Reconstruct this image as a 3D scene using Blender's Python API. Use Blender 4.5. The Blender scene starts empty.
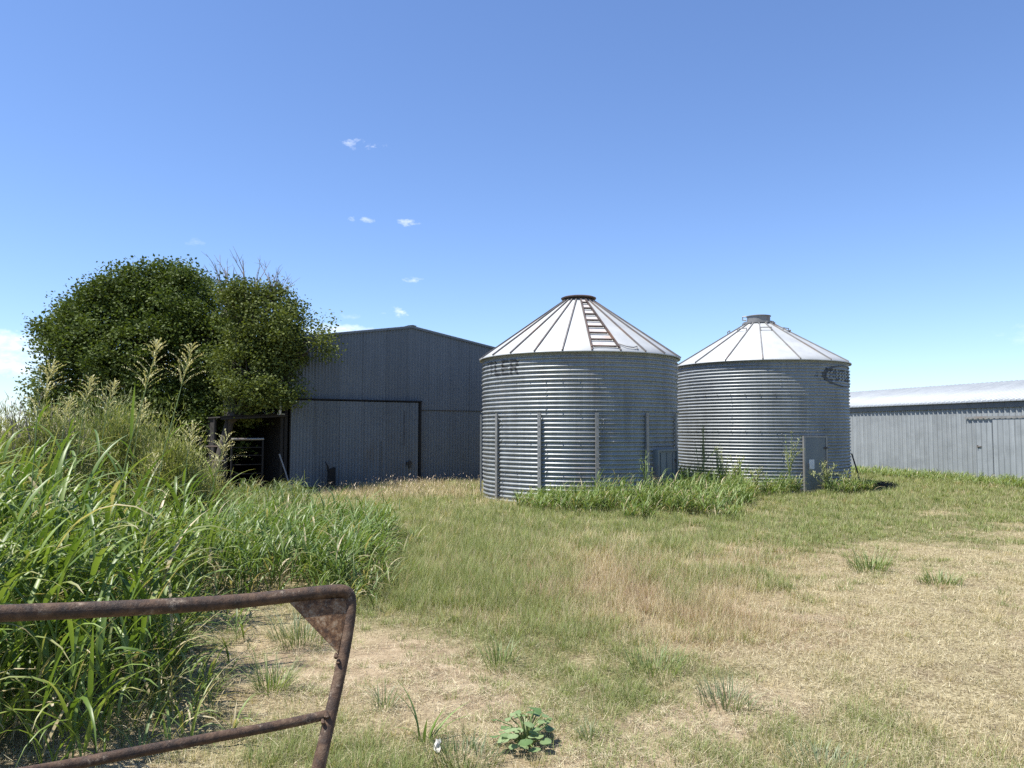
import bpy, math, random
import numpy as np
from mathutils import Vector
PI = math.pi
rng = np.random.default_rng(7)
random.seed(7)
SC = bpy.context.scene
COL = SC.collection

# ------------------------------------------------------------------ camera constants (metres)
H_CAM, F_PX, HORIZ = 1.7, 770.0, 430.0
PITCH = math.atan((HORIZ - 384.0) / F_PX)

CP, SP = math.cos(PITCH), math.sin(PITCH)
def pix(x, y):
    """ground position -> where the photograph shows it (used to read off ground cover)"""
    y = np.maximum(y, .5); v = np.tan(np.arctan(-H_CAM/y) - PITCH)
    return 512 + F_PX*x/y*(CP - SP*v), 384 - F_PX*v

def at(px, d, py=None):
    """photograph column + depth (+ row; ground level when left out) -> world point"""
    v = math.tan(math.atan(-H_CAM/d) - PITCH) if py is None else (384 - py)/F_PX
    t = d/(CP - SP*v)
    return Vector(((px - 512)/F_PX*t, d, 0.0 if py is None else H_CAM + (SP + CP*v)*t))
def depth_of(py):
    """distance of the ground seen at a photograph row"""
    return -H_CAM/math.tan(math.atan((384 - py)/F_PX) + PITCH)

# ------------------------------------------------------------------ mesh helpers
def mesh_np(name, V, Q, mat, parent=None, col=None, smooth=False, loc=None):
    V = np.asarray(V, np.float32).reshape(-1, 3); Q = np.asarray(Q, np.int32)
    k = Q.shape[1]
    me = bpy.data.meshes.new(name)
    me.vertices.add(len(V)); me.vertices.foreach_set('co', V.ravel())
    me.loops.add(Q.size); me.loops.foreach_set('vertex_index', Q.ravel())
    me.polygons.add(len(Q)); me.polygons.foreach_set('loop_start', np.arange(0, Q.size, k, dtype=np.int32))
    if smooth: me.polygons.foreach_set('use_smooth', np.ones(len(Q), bool))
    me.update(calc_edges=True)
    if col is not None:
        a = me.attributes.new('Col', 'FLOAT_COLOR', 'POINT')
        c = np.ones((len(V), 4), np.float32); c[:, :3] = col
        a.data.foreach_set('color', c.ravel())
    me.materials.append(mat)
    o = bpy.data.objects.new(name, me); COL.objects.link(o)
    if parent: o.parent = parent
    if loc is not None: o.location = loc
    return o

class MB:
    def __init__(s): s.v = []; s.f = []
    def add(s, v, f):
        n = len(s.v); s.v += [tuple(p) for p in v]; s.f += [tuple(i + n for i in q) for q in f]; return s
    def box(s, x0, x1, y0, y1, z0, z1):
        v = [(x, y, z) for z in (z0, z1) for y in (y0, y1) for x in (x0, x1)]
        return s.add(v, [(0,2,3,1), (4,5,7,6), (0,1,5,4), (2,6,7,3), (0,4,6,2), (1,3,7,5)])
    def obox(s, c, ax, ay, az):
        """oriented box: centre and three half-axis vectors"""
        c, ax, ay, az = map(Vector, (c, ax, ay, az))
        v = [c + ax*i + ay*j + az*k for k in (-1, 1) for j in (-1, 1) for i in (-1, 1)]
        return s.add(v, [(0,2,3,1), (4,5,7,6), (0,1,5,4), (2,6,7,3), (0,4,6,2), (1,3,7,5)])
    def bar(s, p, q, w, h, up=(0, 0, 1)):
        p, q = Vector(p), Vector(q); d = (q - p); L = d.length; d.normalize()
        u = Vector(up); sd = d.cross(u)
        if sd.length < 1e-4: sd = d.cross(Vector((1, 0, 0)))
        sd.normalize(); u = sd.cross(d)
        return s.obox((p + q)/2, d*L/2, sd*w/2, u*h/2)
    def tube(s, pts, r, n=8, cap=True):
        pts = [Vector(p) for p in pts]; m = len(pts)
        rs = r if isinstance(r, (list, tuple)) else [r]*m
        v = []; ref = None
        for i, p in enumerate(pts):
            t = (pts[min(i+1, m-1)] - pts[max(i-1, 0)]).normalized()
            if ref is None:
                ref = t.cross(Vector((0, 0, 1)))
                if ref.length < 1e-3: ref = Vector((1, 0, 0))
            ref = (ref - t*ref.dot(t)).normalized(); b = t.cross(ref)
            for j in range(n):
                a = 2*PI*j/n; v.append(p + (ref*math.cos(a) + b*math.sin(a))*rs[i])
        f = [(i*n+j, i*n+(j+1) % n, (i+1)*n+(j+1) % n, (i+1)*n+j) for i in range(m-1) for j in range(n)]
        if cap: f += [tuple(reversed(range(n))), tuple((m-1)*n+j for j in range(n))]
        return s.add(v, f)
    def build(s, name, mat, parent=None, smooth=False, bevel=0, loc=None):
        me = bpy.data.meshes.new(name); me.from_pydata(s.v, [], s.f); me.update()
        if smooth:
            me.polygons.foreach_set('use_smooth', np.ones(len(me.polygons), bool))
            try: me.set_sharp_from_angle(angle=math.radians(40))
            except Exception: pass
        me.materials.append(mat)
        o = bpy.data.objects.new(name, me); COL.objects.link(o)
        if parent: o.parent = parent
        if loc is not None: o.location = loc
        if bevel:
            b = o.modifiers.new('bevel', 'BEVEL'); b.width = bevel; b.segments = 2; b.limit_method = 'ANGLE'
        return o

def tag(o, label=None, cat=None, group=None, kind=None):
    if label: o['label'] = label
    if cat: o['category'] = cat
    if group: o['group'] = group
    if kind: o['kind'] = kind
    return o
def thing(name, loc, label, cat, group=None, rz=0):
    o = bpy.data.objects.new(name, None); COL.objects.link(o); o.empty_display_size = .2
    o.location = loc; o.rotation_euler = (0, 0, rz)
    return tag(o, label, cat, group)

# ------------------------------------------------------------------ value noise in numpy
def vnoise(x, y, seed=0):
    xi = np.floor(x).astype(np.int64); yi = np.floor(y).astype(np.int64); fx = x - xi; fy = y - yi
    fx = fx*fx*(3-2*fx); fy = fy*fy*(3-2*fy)
    def h(a, b):
        n = (a*374761393 + b*668265263 + seed*974711) & 0xffffffff
        n = ((n ^ (n >> 13))*1274126177) & 0xffffffff
        return ((n ^ (n >> 16)) & 0xffff)/65535.0
    return (h(xi, yi)*(1-fx) + h(xi+1, yi)*fx)*(1-fy) + (h(xi, yi+1)*(1-fx) + h(xi+1, yi+1)*fx)*fy
def fbm(x, y, seed=0, oct=4):
    s = 0; a = .5; t = 0
    for i in range(oct):
        s = s + a*vnoise(x*2**i + 17.3*i, y*2**i - 9.1*i, seed+i); t += a; a *= .55
    return s/t
def sm(x, a, b):
    t = np.clip((x-a)/(b-a), 0, 1); return t*t*(3-2*t)

# ------------------------------------------------------------------ materials
def new_mat(name):
    m = bpy.data.materials.new(name); m.use_nodes = True
    nt = m.node_tree; b = nt.nodes['Principled BSDF']
    return m, nt, b
def N(nt, t, **kw):
    n = nt.nodes.new(t)
    for k, v in kw.items(): setattr(n, k, v)
    return n
def noise_node(nt, scale, detail=4, vec=None, rough=.55):
    n = N(nt, 'ShaderNodeTexNoise'); n.inputs['Scale'].default_value = scale
    n.inputs['Detail'].default_value = detail; n.inputs['Roughness'].default_value = rough
    if vec is not None: nt.links.new(vec, n.inputs['Vector'])
    return n.outputs['Fac']
def ramp(nt, fac, stops):
    r = N(nt, 'ShaderNodeValToRGB'); e = r.color_ramp.elements
    while len(e) < len(stops): e.new(.5)
    for i, (p, c) in enumerate(stops):
        e[i].position = p; e[i].color = (*c, 1) if len(c) == 3 else c
    nt.links.new(fac, r.inputs['Fac']); return r.outputs['Color']
def mix(nt, fac, a, b, mode='MIX'):
    m = N(nt, 'ShaderNodeMix', data_type='RGBA', blend_type=mode)
    for k, s in ((0, fac), (6, a), (7, b)):
        if isinstance(s, (int, float)): m.inputs[k].default_value = s
        elif isinstance(s, tuple): m.inputs[k].default_value = (*s, 1)
        else: nt.links.new(s, m.inputs[k])
    return m.outputs[2]
def objvec(nt, sx=1, sy=1, sz=1):
    tc = N(nt, 'ShaderNodeTexCoord'); mp = N(nt, 'ShaderNodeMapping')
    mp.inputs['Scale'].default_value = (sx, sy, sz); nt.links.new(tc.outputs['Object'], mp.inputs['Vector'])
    return mp.outputs['Vector']
def bump(nt, b, h, strength=.3, dist=.01):
    n = N(nt, 'ShaderNodeBump'); n.inputs['Strength'].default_value = strength; n.inputs['Distance'].default_value = dist
    nt.links.new(h, n.inputs['Height']); nt.links.new(n.outputs['Normal'], b.inputs['Normal'])

def metal(name, base, metallic=.5, rough=.45, streak=.25, rust=0.0, rustcol=(.22, .11, .06), rust_low=False, seed=0, sheet=0, stain=0, lap=.035, tone=.14):
    m, nt, b = new_mat(name)
    st = noise_node(nt, 1.0, 5, objvec(nt, 5, 5, .5))
    bl = noise_node(nt, 2.3, 5, objvec(nt, 1, 1, 1))
    lo = tuple(c*(1-streak) for c in base); hi = tuple(min(1, c*(1+streak*.6)) for c in base)
    c = ramp(nt, st, [(.3, lo), (.52, base), (.72, hi)])
    c = mix(nt, .35, c, ramp(nt, bl, [(.35, lo), (.65, hi)]))
    if sheet:                                    # every sheet has weathered to its own tone
        tc = N(nt, 'ShaderNodeTexCoord'); sp = N(nt, 'ShaderNodeSeparateXYZ'); nt.links.new(tc.outputs['Object'], sp.inputs[0])
        dv = N(nt, 'ShaderNodeMath', operation='DIVIDE'); nt.links.new(sp.outputs['X'], dv.inputs[0]); dv.inputs[1].default_value = sheet
        fl = N(nt, 'ShaderNodeMath', operation='FLOOR'); nt.links.new(dv.outputs[0], fl.inputs[0])
        wn = N(nt, 'ShaderNodeTexWhiteNoise', noise_dimensions='1D'); nt.links.new(fl.outputs[0], wn.inputs['W'])
        c = mix(nt, 1.0, c, ramp(nt, wn.outputs['Value'], [(0, (1-tone,)*3), (1, (1+tone,)*3)]), 'MULTIPLY')
        fr = N(nt, 'ShaderNodeMath', operation='FRACT'); nt.links.new(dv.outputs[0], fr.inputs[0])
        c = mix(nt, 1.0, c, ramp(nt, fr.outputs[0], [(0, (.5, .5, .5)), (lap, (1, 1, 1))]), 'MULTIPLY')
    if stain:                                    # splashed dirt and drip marks
        s1 = noise_node(nt, 1.0, 7, objvec(nt, .9, .9, 1.2), .7)
        c = mix(nt, ramp(nt, s1, [(.5, (0, 0, 0)), (.66, (stain,)*3)]), c, tuple(x*.45 for x in base))
        s2 = noise_node(nt, 1.0, 4, objvec(nt, 14, 14, .35), .6)
        c = mix(nt, ramp(nt, s2, [(.56, (0, 0, 0)), (.68, (stain,)*3)]), c, tuple(min(1, x*1.5) for x in base))
    if rust:
        rn = noise_node(nt, .9 + seed*.13, 7, objvec(nt, 1.4, 1.4, .6), .68)
        rf = ramp(nt, rn, [(.62 - .22*rust, (0, 0, 0)), (.80 - .1*rust, (1, 1, 1))])
        if rust_low:
            tc = N(nt, 'ShaderNodeTexCoord'); sp = N(nt, 'ShaderNodeSeparateXYZ'); nt.links.new(tc.outputs['Object'], sp.inputs[0])
            lowr = ramp(nt, sp.outputs['Z'], [(.0, (1, 1, 1)), (1.0, (.25, .25, .25))])
            rf = mix(nt, 1.0, rf, lowr, 'MULTIPLY')
        c = mix(nt, rf, c, rustcol)
    nt.links.new(c, b.inputs['Base Color'])
    b.inputs['Metallic'].default_value = metallic
    rr = ramp(nt, bl, [(.3, (rough-.08,)*3), (.7, (rough+.12,)*3)])
    nt.links.new(rr, b.inputs['Roughness'])
    bump(nt, b, bl, .12, .02)
    return m
def plain(name, c, rough=.7, metallic=0, var=.2, scale=6):
    m, nt, b = new_mat(name)
    n = noise_node(nt, scale, 5, objvec(nt))
    nt.links.new(ramp(nt, n, [(.3, tuple(x*(1-var) for x in c)), (.7, tuple(min(1, x*(1+var)) for x in c))]), b.inputs['Base Color'])
    b.inputs['Roughness'].default_value = rough; b.inputs['Metallic'].default_value = metallic
    bump(nt, b, n, .2, .01)
    return m
def leafy(name, trans=.35, rough=.45, spec=.5, tint=(1.25, 1.3, .55)):
    m, nt, b = new_mat(name)
    at_ = N(nt, 'ShaderNodeAttribute', attribute_name='Col')
    colr = mix(nt, 1.0, at_.outputs['Color'], (.96, .96, .96), 'MULTIPLY')
    nt.links.new(colr, b.inputs['Base Color'])
    b.inputs['Roughness'].default_value = rough; b.inputs['Specular IOR Level'].default_value = spec
    t = N(nt, 'ShaderNodeBsdfTranslucent')
    nt.links.new(mix(nt, 1.0, colr, tint, 'MULTIPLY'), t.inputs['Color'])
    ms = N(nt, 'ShaderNodeMixShader'); ms.inputs[0].default_value = trans
    nt.links.new(b.outputs[0], ms.inputs[1]); nt.links.new(t.outputs[0], ms.inputs[2])
    nt.links.new(ms.outputs[0], nt.nodes['Material Output'].inputs['Surface'])
    return m

M_BIN = metal('galvanised_bin', (.25, .268, .272), .25, .50, .24, .50, (.27, .195, .16), True, stain=.35)
M_BIN2 = metal('galvanised_bin_clean', (.255, .275, .282), .25, .50, .18, .0, stain=.35)
M_ROOF = metal('galvanised_roof', (.40, .415, .415), .15, .55, .08, .0)
M_PANELRUST = metal('rusted_roof_panel', (.46, .43, .41), .1, .65, .15, .45, (.40, .26, .20))
M_RIB = metal('roof_seam', (.16, .15, .145), .3, .55, .25, .5)
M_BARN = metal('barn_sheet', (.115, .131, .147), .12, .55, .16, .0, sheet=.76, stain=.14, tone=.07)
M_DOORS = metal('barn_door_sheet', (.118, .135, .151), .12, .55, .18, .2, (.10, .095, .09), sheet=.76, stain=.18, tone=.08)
M_SHED = metal('shed_sheet', (.30, .325, .335), .15, .55, .10, .0, sheet=.22, stain=.35, lap=.30, tone=.07)
M_SHEDROOF = metal('shed_roof', (.26, .285, .305), .15, .5, .06, .0, sheet=.22, stain=.12, lap=.25, tone=.05)
M_POST = metal('stiffener', (.27, .27, .26), .3, .5, .2, .5, (.26, .19, .14))
M_HATCH = metal('hatch_sheet', (.155, .178, .195), .25, .5, .2, .2)
M_RUST = metal('rusty_pipe', (.135, .080, .062), .15, .55, .35, .75, (.115, .058, .036))
M_DARKMETAL = metal('dark_metal', (.05, .048, .046), .3, .6, .3, .6, (.09, .05, .03))
M_CAPRUST = metal('rusty_cap', (.10, .075, .065), .3, .55, .3, .6)
M_GREYPIPE = metal('grey_pipe', (.24, .235, .225), .3, .5, .2, .5)
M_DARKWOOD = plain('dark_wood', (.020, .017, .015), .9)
M_CHAR_SHADE = plain('blackened_wood_and_shade', (.010, .009, .008), .9)  # black wood; also the painted-in shade on the stock panel's pipes
M_PAINT = plain('faded_black_paint', (.07, .076, .082), .7, 0, .6, 9)
M_WHITE = plain('white_tin', (.55, .56, .57), .5, 0, .08)
M_PAPER = plain('scrap_white', (.50, .48, .43), .8, 0, .08)
M_BARK = plain('bark', (.06, .05, .042), .9, 0, .35, 9)
M_DEADTWIG = plain('dead_twig', (.22, .19, .165), .9, 0, .25, 9)
M_LEAF = leafy('tree_leaf', .24, .62, .22)
M_GRASS = leafy('tall_grass_leaf', .30, .44, .5)
M_SHORT = leafy('short_grass', .28, .6, .3)
M_DRY = leafy('dry_straw', .15, .8, .15, (1.1, 1.0, .8))
M_SEED = leafy('seed_head', .25, .7, .2, (1.1, 1.05, .7))
M_SHRUB = leafy('shrub_leaf', .25, .65, .2)
M_BROAD = leafy('broad_leaf', .28, .5, .4)

# pipe rust: mottled flakes, pale worn spots
def rusty(name):
    m, nt, b = new_mat(name)
    v = objvec(nt)
    n1 = noise_node(nt, 22, 8, v, .74); n2 = noise_node(nt, 110, 6, v, .7); n3 = noise_node(nt, 16, 7, v, .8)
    c = ramp(nt, n1, [(.36, (.016, .009, .0055)), (.46, (.042, .023, .013)), (.54, (.080, .043, .023)), (.66, (.15, .102, .065))])
    c = mix(nt, ramp(nt, n2, [(.45, (0, 0, 0)), (.68, (.6,)*3)]), c, (.085, .054, .036))
    c = mix(nt, ramp(nt, n3, [(.58, (0, 0, 0)), (.66, (.7,)*3)]), c, (.31, .25, .185))
    nt.links.new(c, b.inputs['Base Color']); b.inputs['Metallic'].default_value = .1
    nt.links.new(ramp(nt, n1, [(.3, (.58,)*3), (.7, (.85,)*3)]), b.inputs['Roughness'])
    bump(nt, b, n2, .9, .004)
    return m
M_GATE = rusty('gate_rust')
def rusty_plate(name):
    m, nt, b = new_mat(name)
    v = objvec(nt)
    n1 = noise_node(nt, 48, 8, v, .75); n3 = noise_node(nt, 85, 6, v, .75)
    c = ramp(nt, n1, [(.36, (.028, .014, .007)), (.46, (.09, .042, .016)), (.54, (.165, .085, .035)), (.64, (.30, .22, .14))])
    c = mix(nt, ramp(nt, n3, [(.54, (0, 0, 0)), (.66, (.6,)*3)]), c, (.31, .245, .165))
    nt.links.new(c, b.inputs['Base Color']); b.inputs['Roughness'].default_value = .75
    bump(nt, b, n3, .5, .004)
    return m
M_PLATE = rusty_plate('gusset_rust')

# ------------------------------------------------------------------ ground cover masks (from where the photo shows them)
def G(px, py, cx, cy, rx, ry): return np.exp(-(((px-cx)/rx)**2 + ((py-cy)/ry)**2))
def cover(x, y):
    px, py = pix(x, y)
    n1 = fbm(x*.55, y*.55, 3); n2 = fbm(x*1.7, y*1.7, 11); n3 = fbm(x*5, y*5, 23, 3)
    bare = (1.0*G(px, py, 330, 655, 120, 38) + .9*G(px, py, 455, 690, 90, 45) + .95*G(px, py, 590, 752, 120, 26)
            + .6*G(px, py, 730, 708, 80, 16) + .7*G(px, py, 130, 735, 90, 25) + .45*G(px, py, 250, 690, 60, 40)
            + .35*G(px, py, 410, 655, 40, 22))
    bare = np.clip(bare + (n2-.5)*.9*(bare > .12) + (n3-.5)*.5*(bare > .1), 0, 1)
    n4 = fbm(x*.8, y*.8, 301); bare = np.clip(bare + .75*sm(n4, .60, .68)*(1 - .8*G(px, py, 430, 560, 130, 60))*sm(py, 545, 600), 0, 1)
    straw = (1.0*G(px, py, 960, 650, 230, 95) + .75*G(px, py, 980, 588, 110, 24) + .30*G(px, py, 720, 590, 130, 45)
             + .35*G(px, py, 780, 640, 120, 60) + .9*G(px, py, 415, 490, 75, 11) + .12*G(px, py, 590, 700, 120, 50) + .55*G(px, py, 930, 740, 170, 45) + .30*G(px, py, 560, 600, 90, 40) + .55*G(px, py, 470, 524, 14, 6)
             + .55*bare)
    red = 1.0*G(px, py, 620, 585, 150, 36) + .5*G(px, py, 480, 575, 80, 40) + .7*G(px, py, 740, 630, 130, 28) + .4*G(px, py, 800, 555, 90, 14)
    green = (.75*G(px, py, 430, 560, 110, 75) + 1.0*G(px, py, 900, 508, 240, 36) + .7*G(px, py, 620, 528, 200, 16) + .6*G(px, py, 520, 640, 90, 40)
             + .8*G(px, py, 300, 760, 130, 40) + .38*G(px, py, 690, 690, 120, 26) + .5*G(px, py, 820, 590, 130, 26) + .10*G(px, py, 800, 740, 120, 30)
             + .9*G(px, py, 950, 478, 140, 9) + .5*G(px, py, 360, 610, 70, 40))
    g = np.clip(.405 + green*.70 - straw*.55 + (n1-.5)*1.1 + (n2-.5)*1.5 + (n3-.5)*.6, 0, 1)
    tall = np.clip(.85*G(px, py, 440, 555, 140, 70) + .85*G(px, py, 640, 575, 170, 60) + .45*G(px, py, 760, 620, 110, 35) + .5*G(px, py, 900, 500, 220, 25)
                   + .9*G(px, py, 415, 490, 80, 12) + .5*G(px, py, 950, 478, 140, 9) - .8*G(px, py, 960, 640, 220, 80) - .6*bare, 0, 1)
    return px, py, bare, np.clip(straw, 0, 1), np.clip(red, 0, 1), g, tall, n2, n3

def ground():
    def axis(lo, hi, fine, far):
        a = list(np.arange(lo, hi + 1e-6, fine)); s = fine; p = hi; out = []
        while p < far: s *= 1.25; p += s; out.append(p)
        s = fine; q = lo; ou2 = []
        while q > -far: s *= 1.25; q -= s; ou2.append(q)
        return np.array(ou2[::-1] + a + out)
    xs = axis(-16, 22, .12, 2500); ys = axis(-2, 36, .12, 2500)
    X, Y = np.meshgrid(xs, ys); nx, ny = len(xs), len(ys)
    near = sm(60 - np.hypot(X, Y), 0, 25)
    Z = ((fbm(X*.35, Y*.35, 5)-.5)*.10 + (fbm(X*2.2, Y*2.2, 9)-.5)*.045)*near - .02
    V = np.stack([X, Y, Z], -1).reshape(-1, 3)
    i = np.arange(nx*ny).reshape(ny, nx)
    Q = np.stack([i[:-1, :-1], i[:-1, 1:], i[1:, 1:], i[1:, :-1]], -1).reshape(-1, 4)
    px, py, bare, straw, red, g, tall, n2, n3 = cover(X, Y)
    C = np.stack([g*(1-.7*bare), bare, red], -1).reshape(-1, 3)
    m, nt, b = new_mat('dry_pasture')
    a = N(nt, 'ShaderNodeAttribute', attribute_name='Col'); sp = N(nt, 'ShaderNodeSeparateColor'); nt.links.new(a.outputs['Color'], sp.inputs[0])
    v = objvec(nt)
    f1 = noise_node(nt, 5, 10, v, .78); f2 = noise_node(nt, 45, 6, v, .7); f3 = noise_node(nt, 140, 3, v, .6)
    strawc = ramp(nt, f2, [(.38, (.12, .095, .05)), (.48, (.34, .285, .165)), (.60, (.58, .505, .32))])
    dirt = ramp(nt, f1, [(.36, (.21, .15, .10)), (.5, (.42, .325, .225)), (.64, (.57, .465, .34))])
    dirt = mix(nt, ramp(nt, f3, [(.4, (0, 0, 0)), (.65, (.6,)*3)]), dirt, (.53, .44, .275))
    grn = ramp(nt, f2, [(.38, (.04, .048, .018)), (.5, (.15, .155, .06)), (.62, (.34, .31, .15))])
    c = mix(nt, sp.outputs[1], strawc, dirt)
    c = mix(nt, ramp(nt, sp.outputs[0], [(.25, (0, 0, 0)), (.8, (.9,)*3)]), c, grn)
    c = mix(nt, ramp(nt, sp.outputs[2], [(.0, (0, 0, 0)), (1, (.38,)*3)]), c, (.30, .19, .125))
    f4 = noise_node(nt, 2.2, 9, v, .75)
    c = mix(nt, ramp(nt, f4, [(.50, (0, 0, 0)), (.62, (.55,)*3)]), c, (.20, .15, .10))   # trodden, dustier soil showing through
    c = mix(nt, 1.0, c, (.84, .83, .80), 'MULTIPLY')
    nt.links.new(c, b.inputs['Base Color']); b.inputs['Roughness'].default_value = .95; b.inputs['Specular IOR Level'].default_value = .1
    ad = N(nt, 'ShaderNodeMath', operation='ADD'); nt.links.new(f2, ad.inputs[0]); nt.links.new(f3, ad.inputs[1])
    bump(nt, b, ad.outputs[0], .8, .02)
    o = mesh_np('ground', V, Q, m, col=C, smooth=True); tag(o, kind='structure'); return o
def gz(x, y):
    near = sm(60 - np.hypot(x, y), 0, 25)
    return ((fbm(x*.35, y*.35, 5)-.5)*.10 + (fbm(x*2.2, y*2.2, 9)-.5)*.045)*near - .02
ground()

# ------------------------------------------------------------------ blades: vectorised ribbons
def blades(P, L, W, az, th0, bend, C, k=2, across=2, tipcol=None, prof='grass', twist=None):
    P = np.asarray(P, float); n = len(P)
    t = np.linspace(0, 1, k+1)
    th = th0[:, None] + bend[:, None]*t[None, :]**1.4
    thm = (th[:, 1:] + th[:, :-1])/2
    ca, sa = np.cos(az)[:, None], np.sin(az)[:, None]
    step = (L/k)[:, None]
    d = np.stack([np.sin(thm)*ca*step, np.sin(thm)*sa*step, np.cos(thm)*step], -1)
    pts = np.concatenate([P[:, None, :], P[:, None, :] + np.cumsum(d, 1)], 1)
    if prof == 'grass': w = np.maximum(1 - t, .06)**.8
    else: w = np.maximum(np.minimum(.45 + 2.6*t, 1)*np.minimum(1, (1.02-t)/.62)**.85, .04)
    side = np.stack([-np.sin(az), np.cos(az), np.zeros(n)], -1)
    if twist is not None:
        side = side*np.cos(twist)[:, None] + np.stack([np.cos(az)*.6, np.sin(az)*.6, np.full(n, .8)], -1)*np.sin(twist)[:, None]
    sd = side[:, None, :]*(W[:, None]*w[None, :]/2)[..., None]
    if across == 2:
        V = np.stack([pts - sd, pts + sd], 2)
    else:
        nrm = np.stack([-np.cos(th)*ca, -np.cos(th)*sa, np.sin(th)], -1)
        V = np.stack([pts - sd + nrm*(W[:, None]*w*.16)[..., None], pts, pts + sd + nrm*(W[:, None]*w*.16)[..., None]], 2)
    m = across
    i0 = (np.arange(n)*(k+1)*m)[:, None, None]
    seg = (np.arange(k)*m)[None, :, None]; ac = np.arange(m-1)[None, None, :]
    b = i0 + seg + ac
    Q = np.stack([b, b+1, b+1+m, b+m], -1).reshape(-1, 4)
    Cc = np.broadcast_to(C[:, None, None, :], (n, k+1, m, 3)).copy()
    if tipcol is not None:
        f = (t**3)[None, :, None, None]; Cc = Cc*(1-f) + tipcol[:, None, None, :]*f
    return V.reshape(-1, 3), Q, Cc.reshape(-1, 3)
def cat(parts):
    Vs, Qs, Cs = [], [], []; n = 0
    for V, Q, C in parts:
        Vs.append(V); Qs.append(Q + n); Cs.append(C); n += len(V)
    return np.concatenate(Vs), np.concatenate(Qs), np.concatenate(Cs)
def U(a, b, n): return rng.uniform(a, b, n)
def lerp(a, b, t): return np.asarray(a)[None, :]*(1-t[:, None]) + np.asarray(b)[None, :]*t[:, None]

# ------------------------------------------------------------------ things that stand in the grass keep it out
BIN1, BIN2 = (1.77, 20.3), (7.64, 23.7)
R1, R2, HB1, HB2 = 2.55, 2.53, 3.60, 3.72
BO = np.array([-6.46, 22.2]); BW = np.array([.829, .559]); BB = np.array([-.559, .829])   # barn corner, along front, back
SO = np.array([14.62, 33.1]); SD = np.array([.25, -.968]); SB = np.array([.968, .25])
def outside(x, y):
    ok = (np.hypot(x-BIN1[0], y-BIN1[1]) > R1+.03) & (np.hypot(x-BIN2[0], y-BIN2[1]) > R2+.03)
    u = (x-BO[0])*BW[0] + (y-BO[1])*BW[1]; v = (x-BO[0])*BB[0] + (y-BO[1])*BB[1]
    ok &= ~((u > -1.75) & (u < 7.9) & (v > .02) & (v < 12))
    u = (x-SO[0])*SD[0] + (y-SO[1])*SD[1]; v = (x-SO[0])*SB[0] + (y-SO[1])*SB[1]
    ok &= ~((u > -6) & (v > -.05) & (v < 6.3))
    return ok

# ------------------------------------------------------------------ short pasture grass and straw
def scatter(n, d0=3.2, d1=37):
    d = np.exp(U(math.log(d0), math.log(d1), n)); x = U(-.80, .80, n)*d + U(-.6, .6, n)
    ok = outside(x, d); return x[ok], d[ok]

def short_grass():
    x, y = scatter(640000)
    px, py, bare, straw, red, g, tall, n2, n3 = cover(x, y)
    keep = rng.random(len(x)) < (1 - .97*bare)*(.34 + .55*g + .45*tall + .25*red)*(.35 + 1.1*sm(n3, .3, .6))
    x, y, g, tall, straw, red, n2, px, py = (a[keep] for a in (x, y, g, tall, straw, red, n2, px, py)); n = len(x)
    isg = rng.random(n) < np.clip(g*1.25 - .25*red, .06, .97)
    L = (.035 + .05*rng.random(n) + .22*tall*(.35 + .65*rng.random(n)))*(.7 + .6*n2)
    L = np.where(isg, L, L*1.05)
    W = np.maximum(.0024, .00044*y)*(.7 + .6*rng.random(n))
    gc = lerp((.115, .155, .042), (.28, .32, .10), rng.random(n)); gc2 = lerp((.175, .20, .095), (.34, .355, .175), rng.random(n))
    gc = np.where((rng.random(n) < .45)[:, None], gc2, gc)
    dc = lerp((.34, .285, .16), (.66, .585, .40), rng.random(n))
    rc = lerp((.24, .16, .105), (.44, .33, .225), rng.random(n))
    dc = np.where((rng.random(n) < red*.6)[:, None], rc, dc)
    C = np.where(isg[:, None], gc, dc)
    tip = np.where((rng.random(n) < .35)[:, None], lerp((.36, .31, .16), (.5, .42, .26), rng.random(n)), C)
    P = np.stack([x, y, gz(x, y) - .006], -1)
    V, Q, Cc = blades(P, L, W, U(0, 2*PI, n), U(.05, .75, n), U(.1, 1.1, n), C, k=2, tipcol=tip)
    o = mesh_np('short_grass', V, Q, M_SHORT, col=Cc)
    tag(o, 'short mixed green and dry grass covering the open yard in front of the bins', 'grass', kind='stuff')

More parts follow.
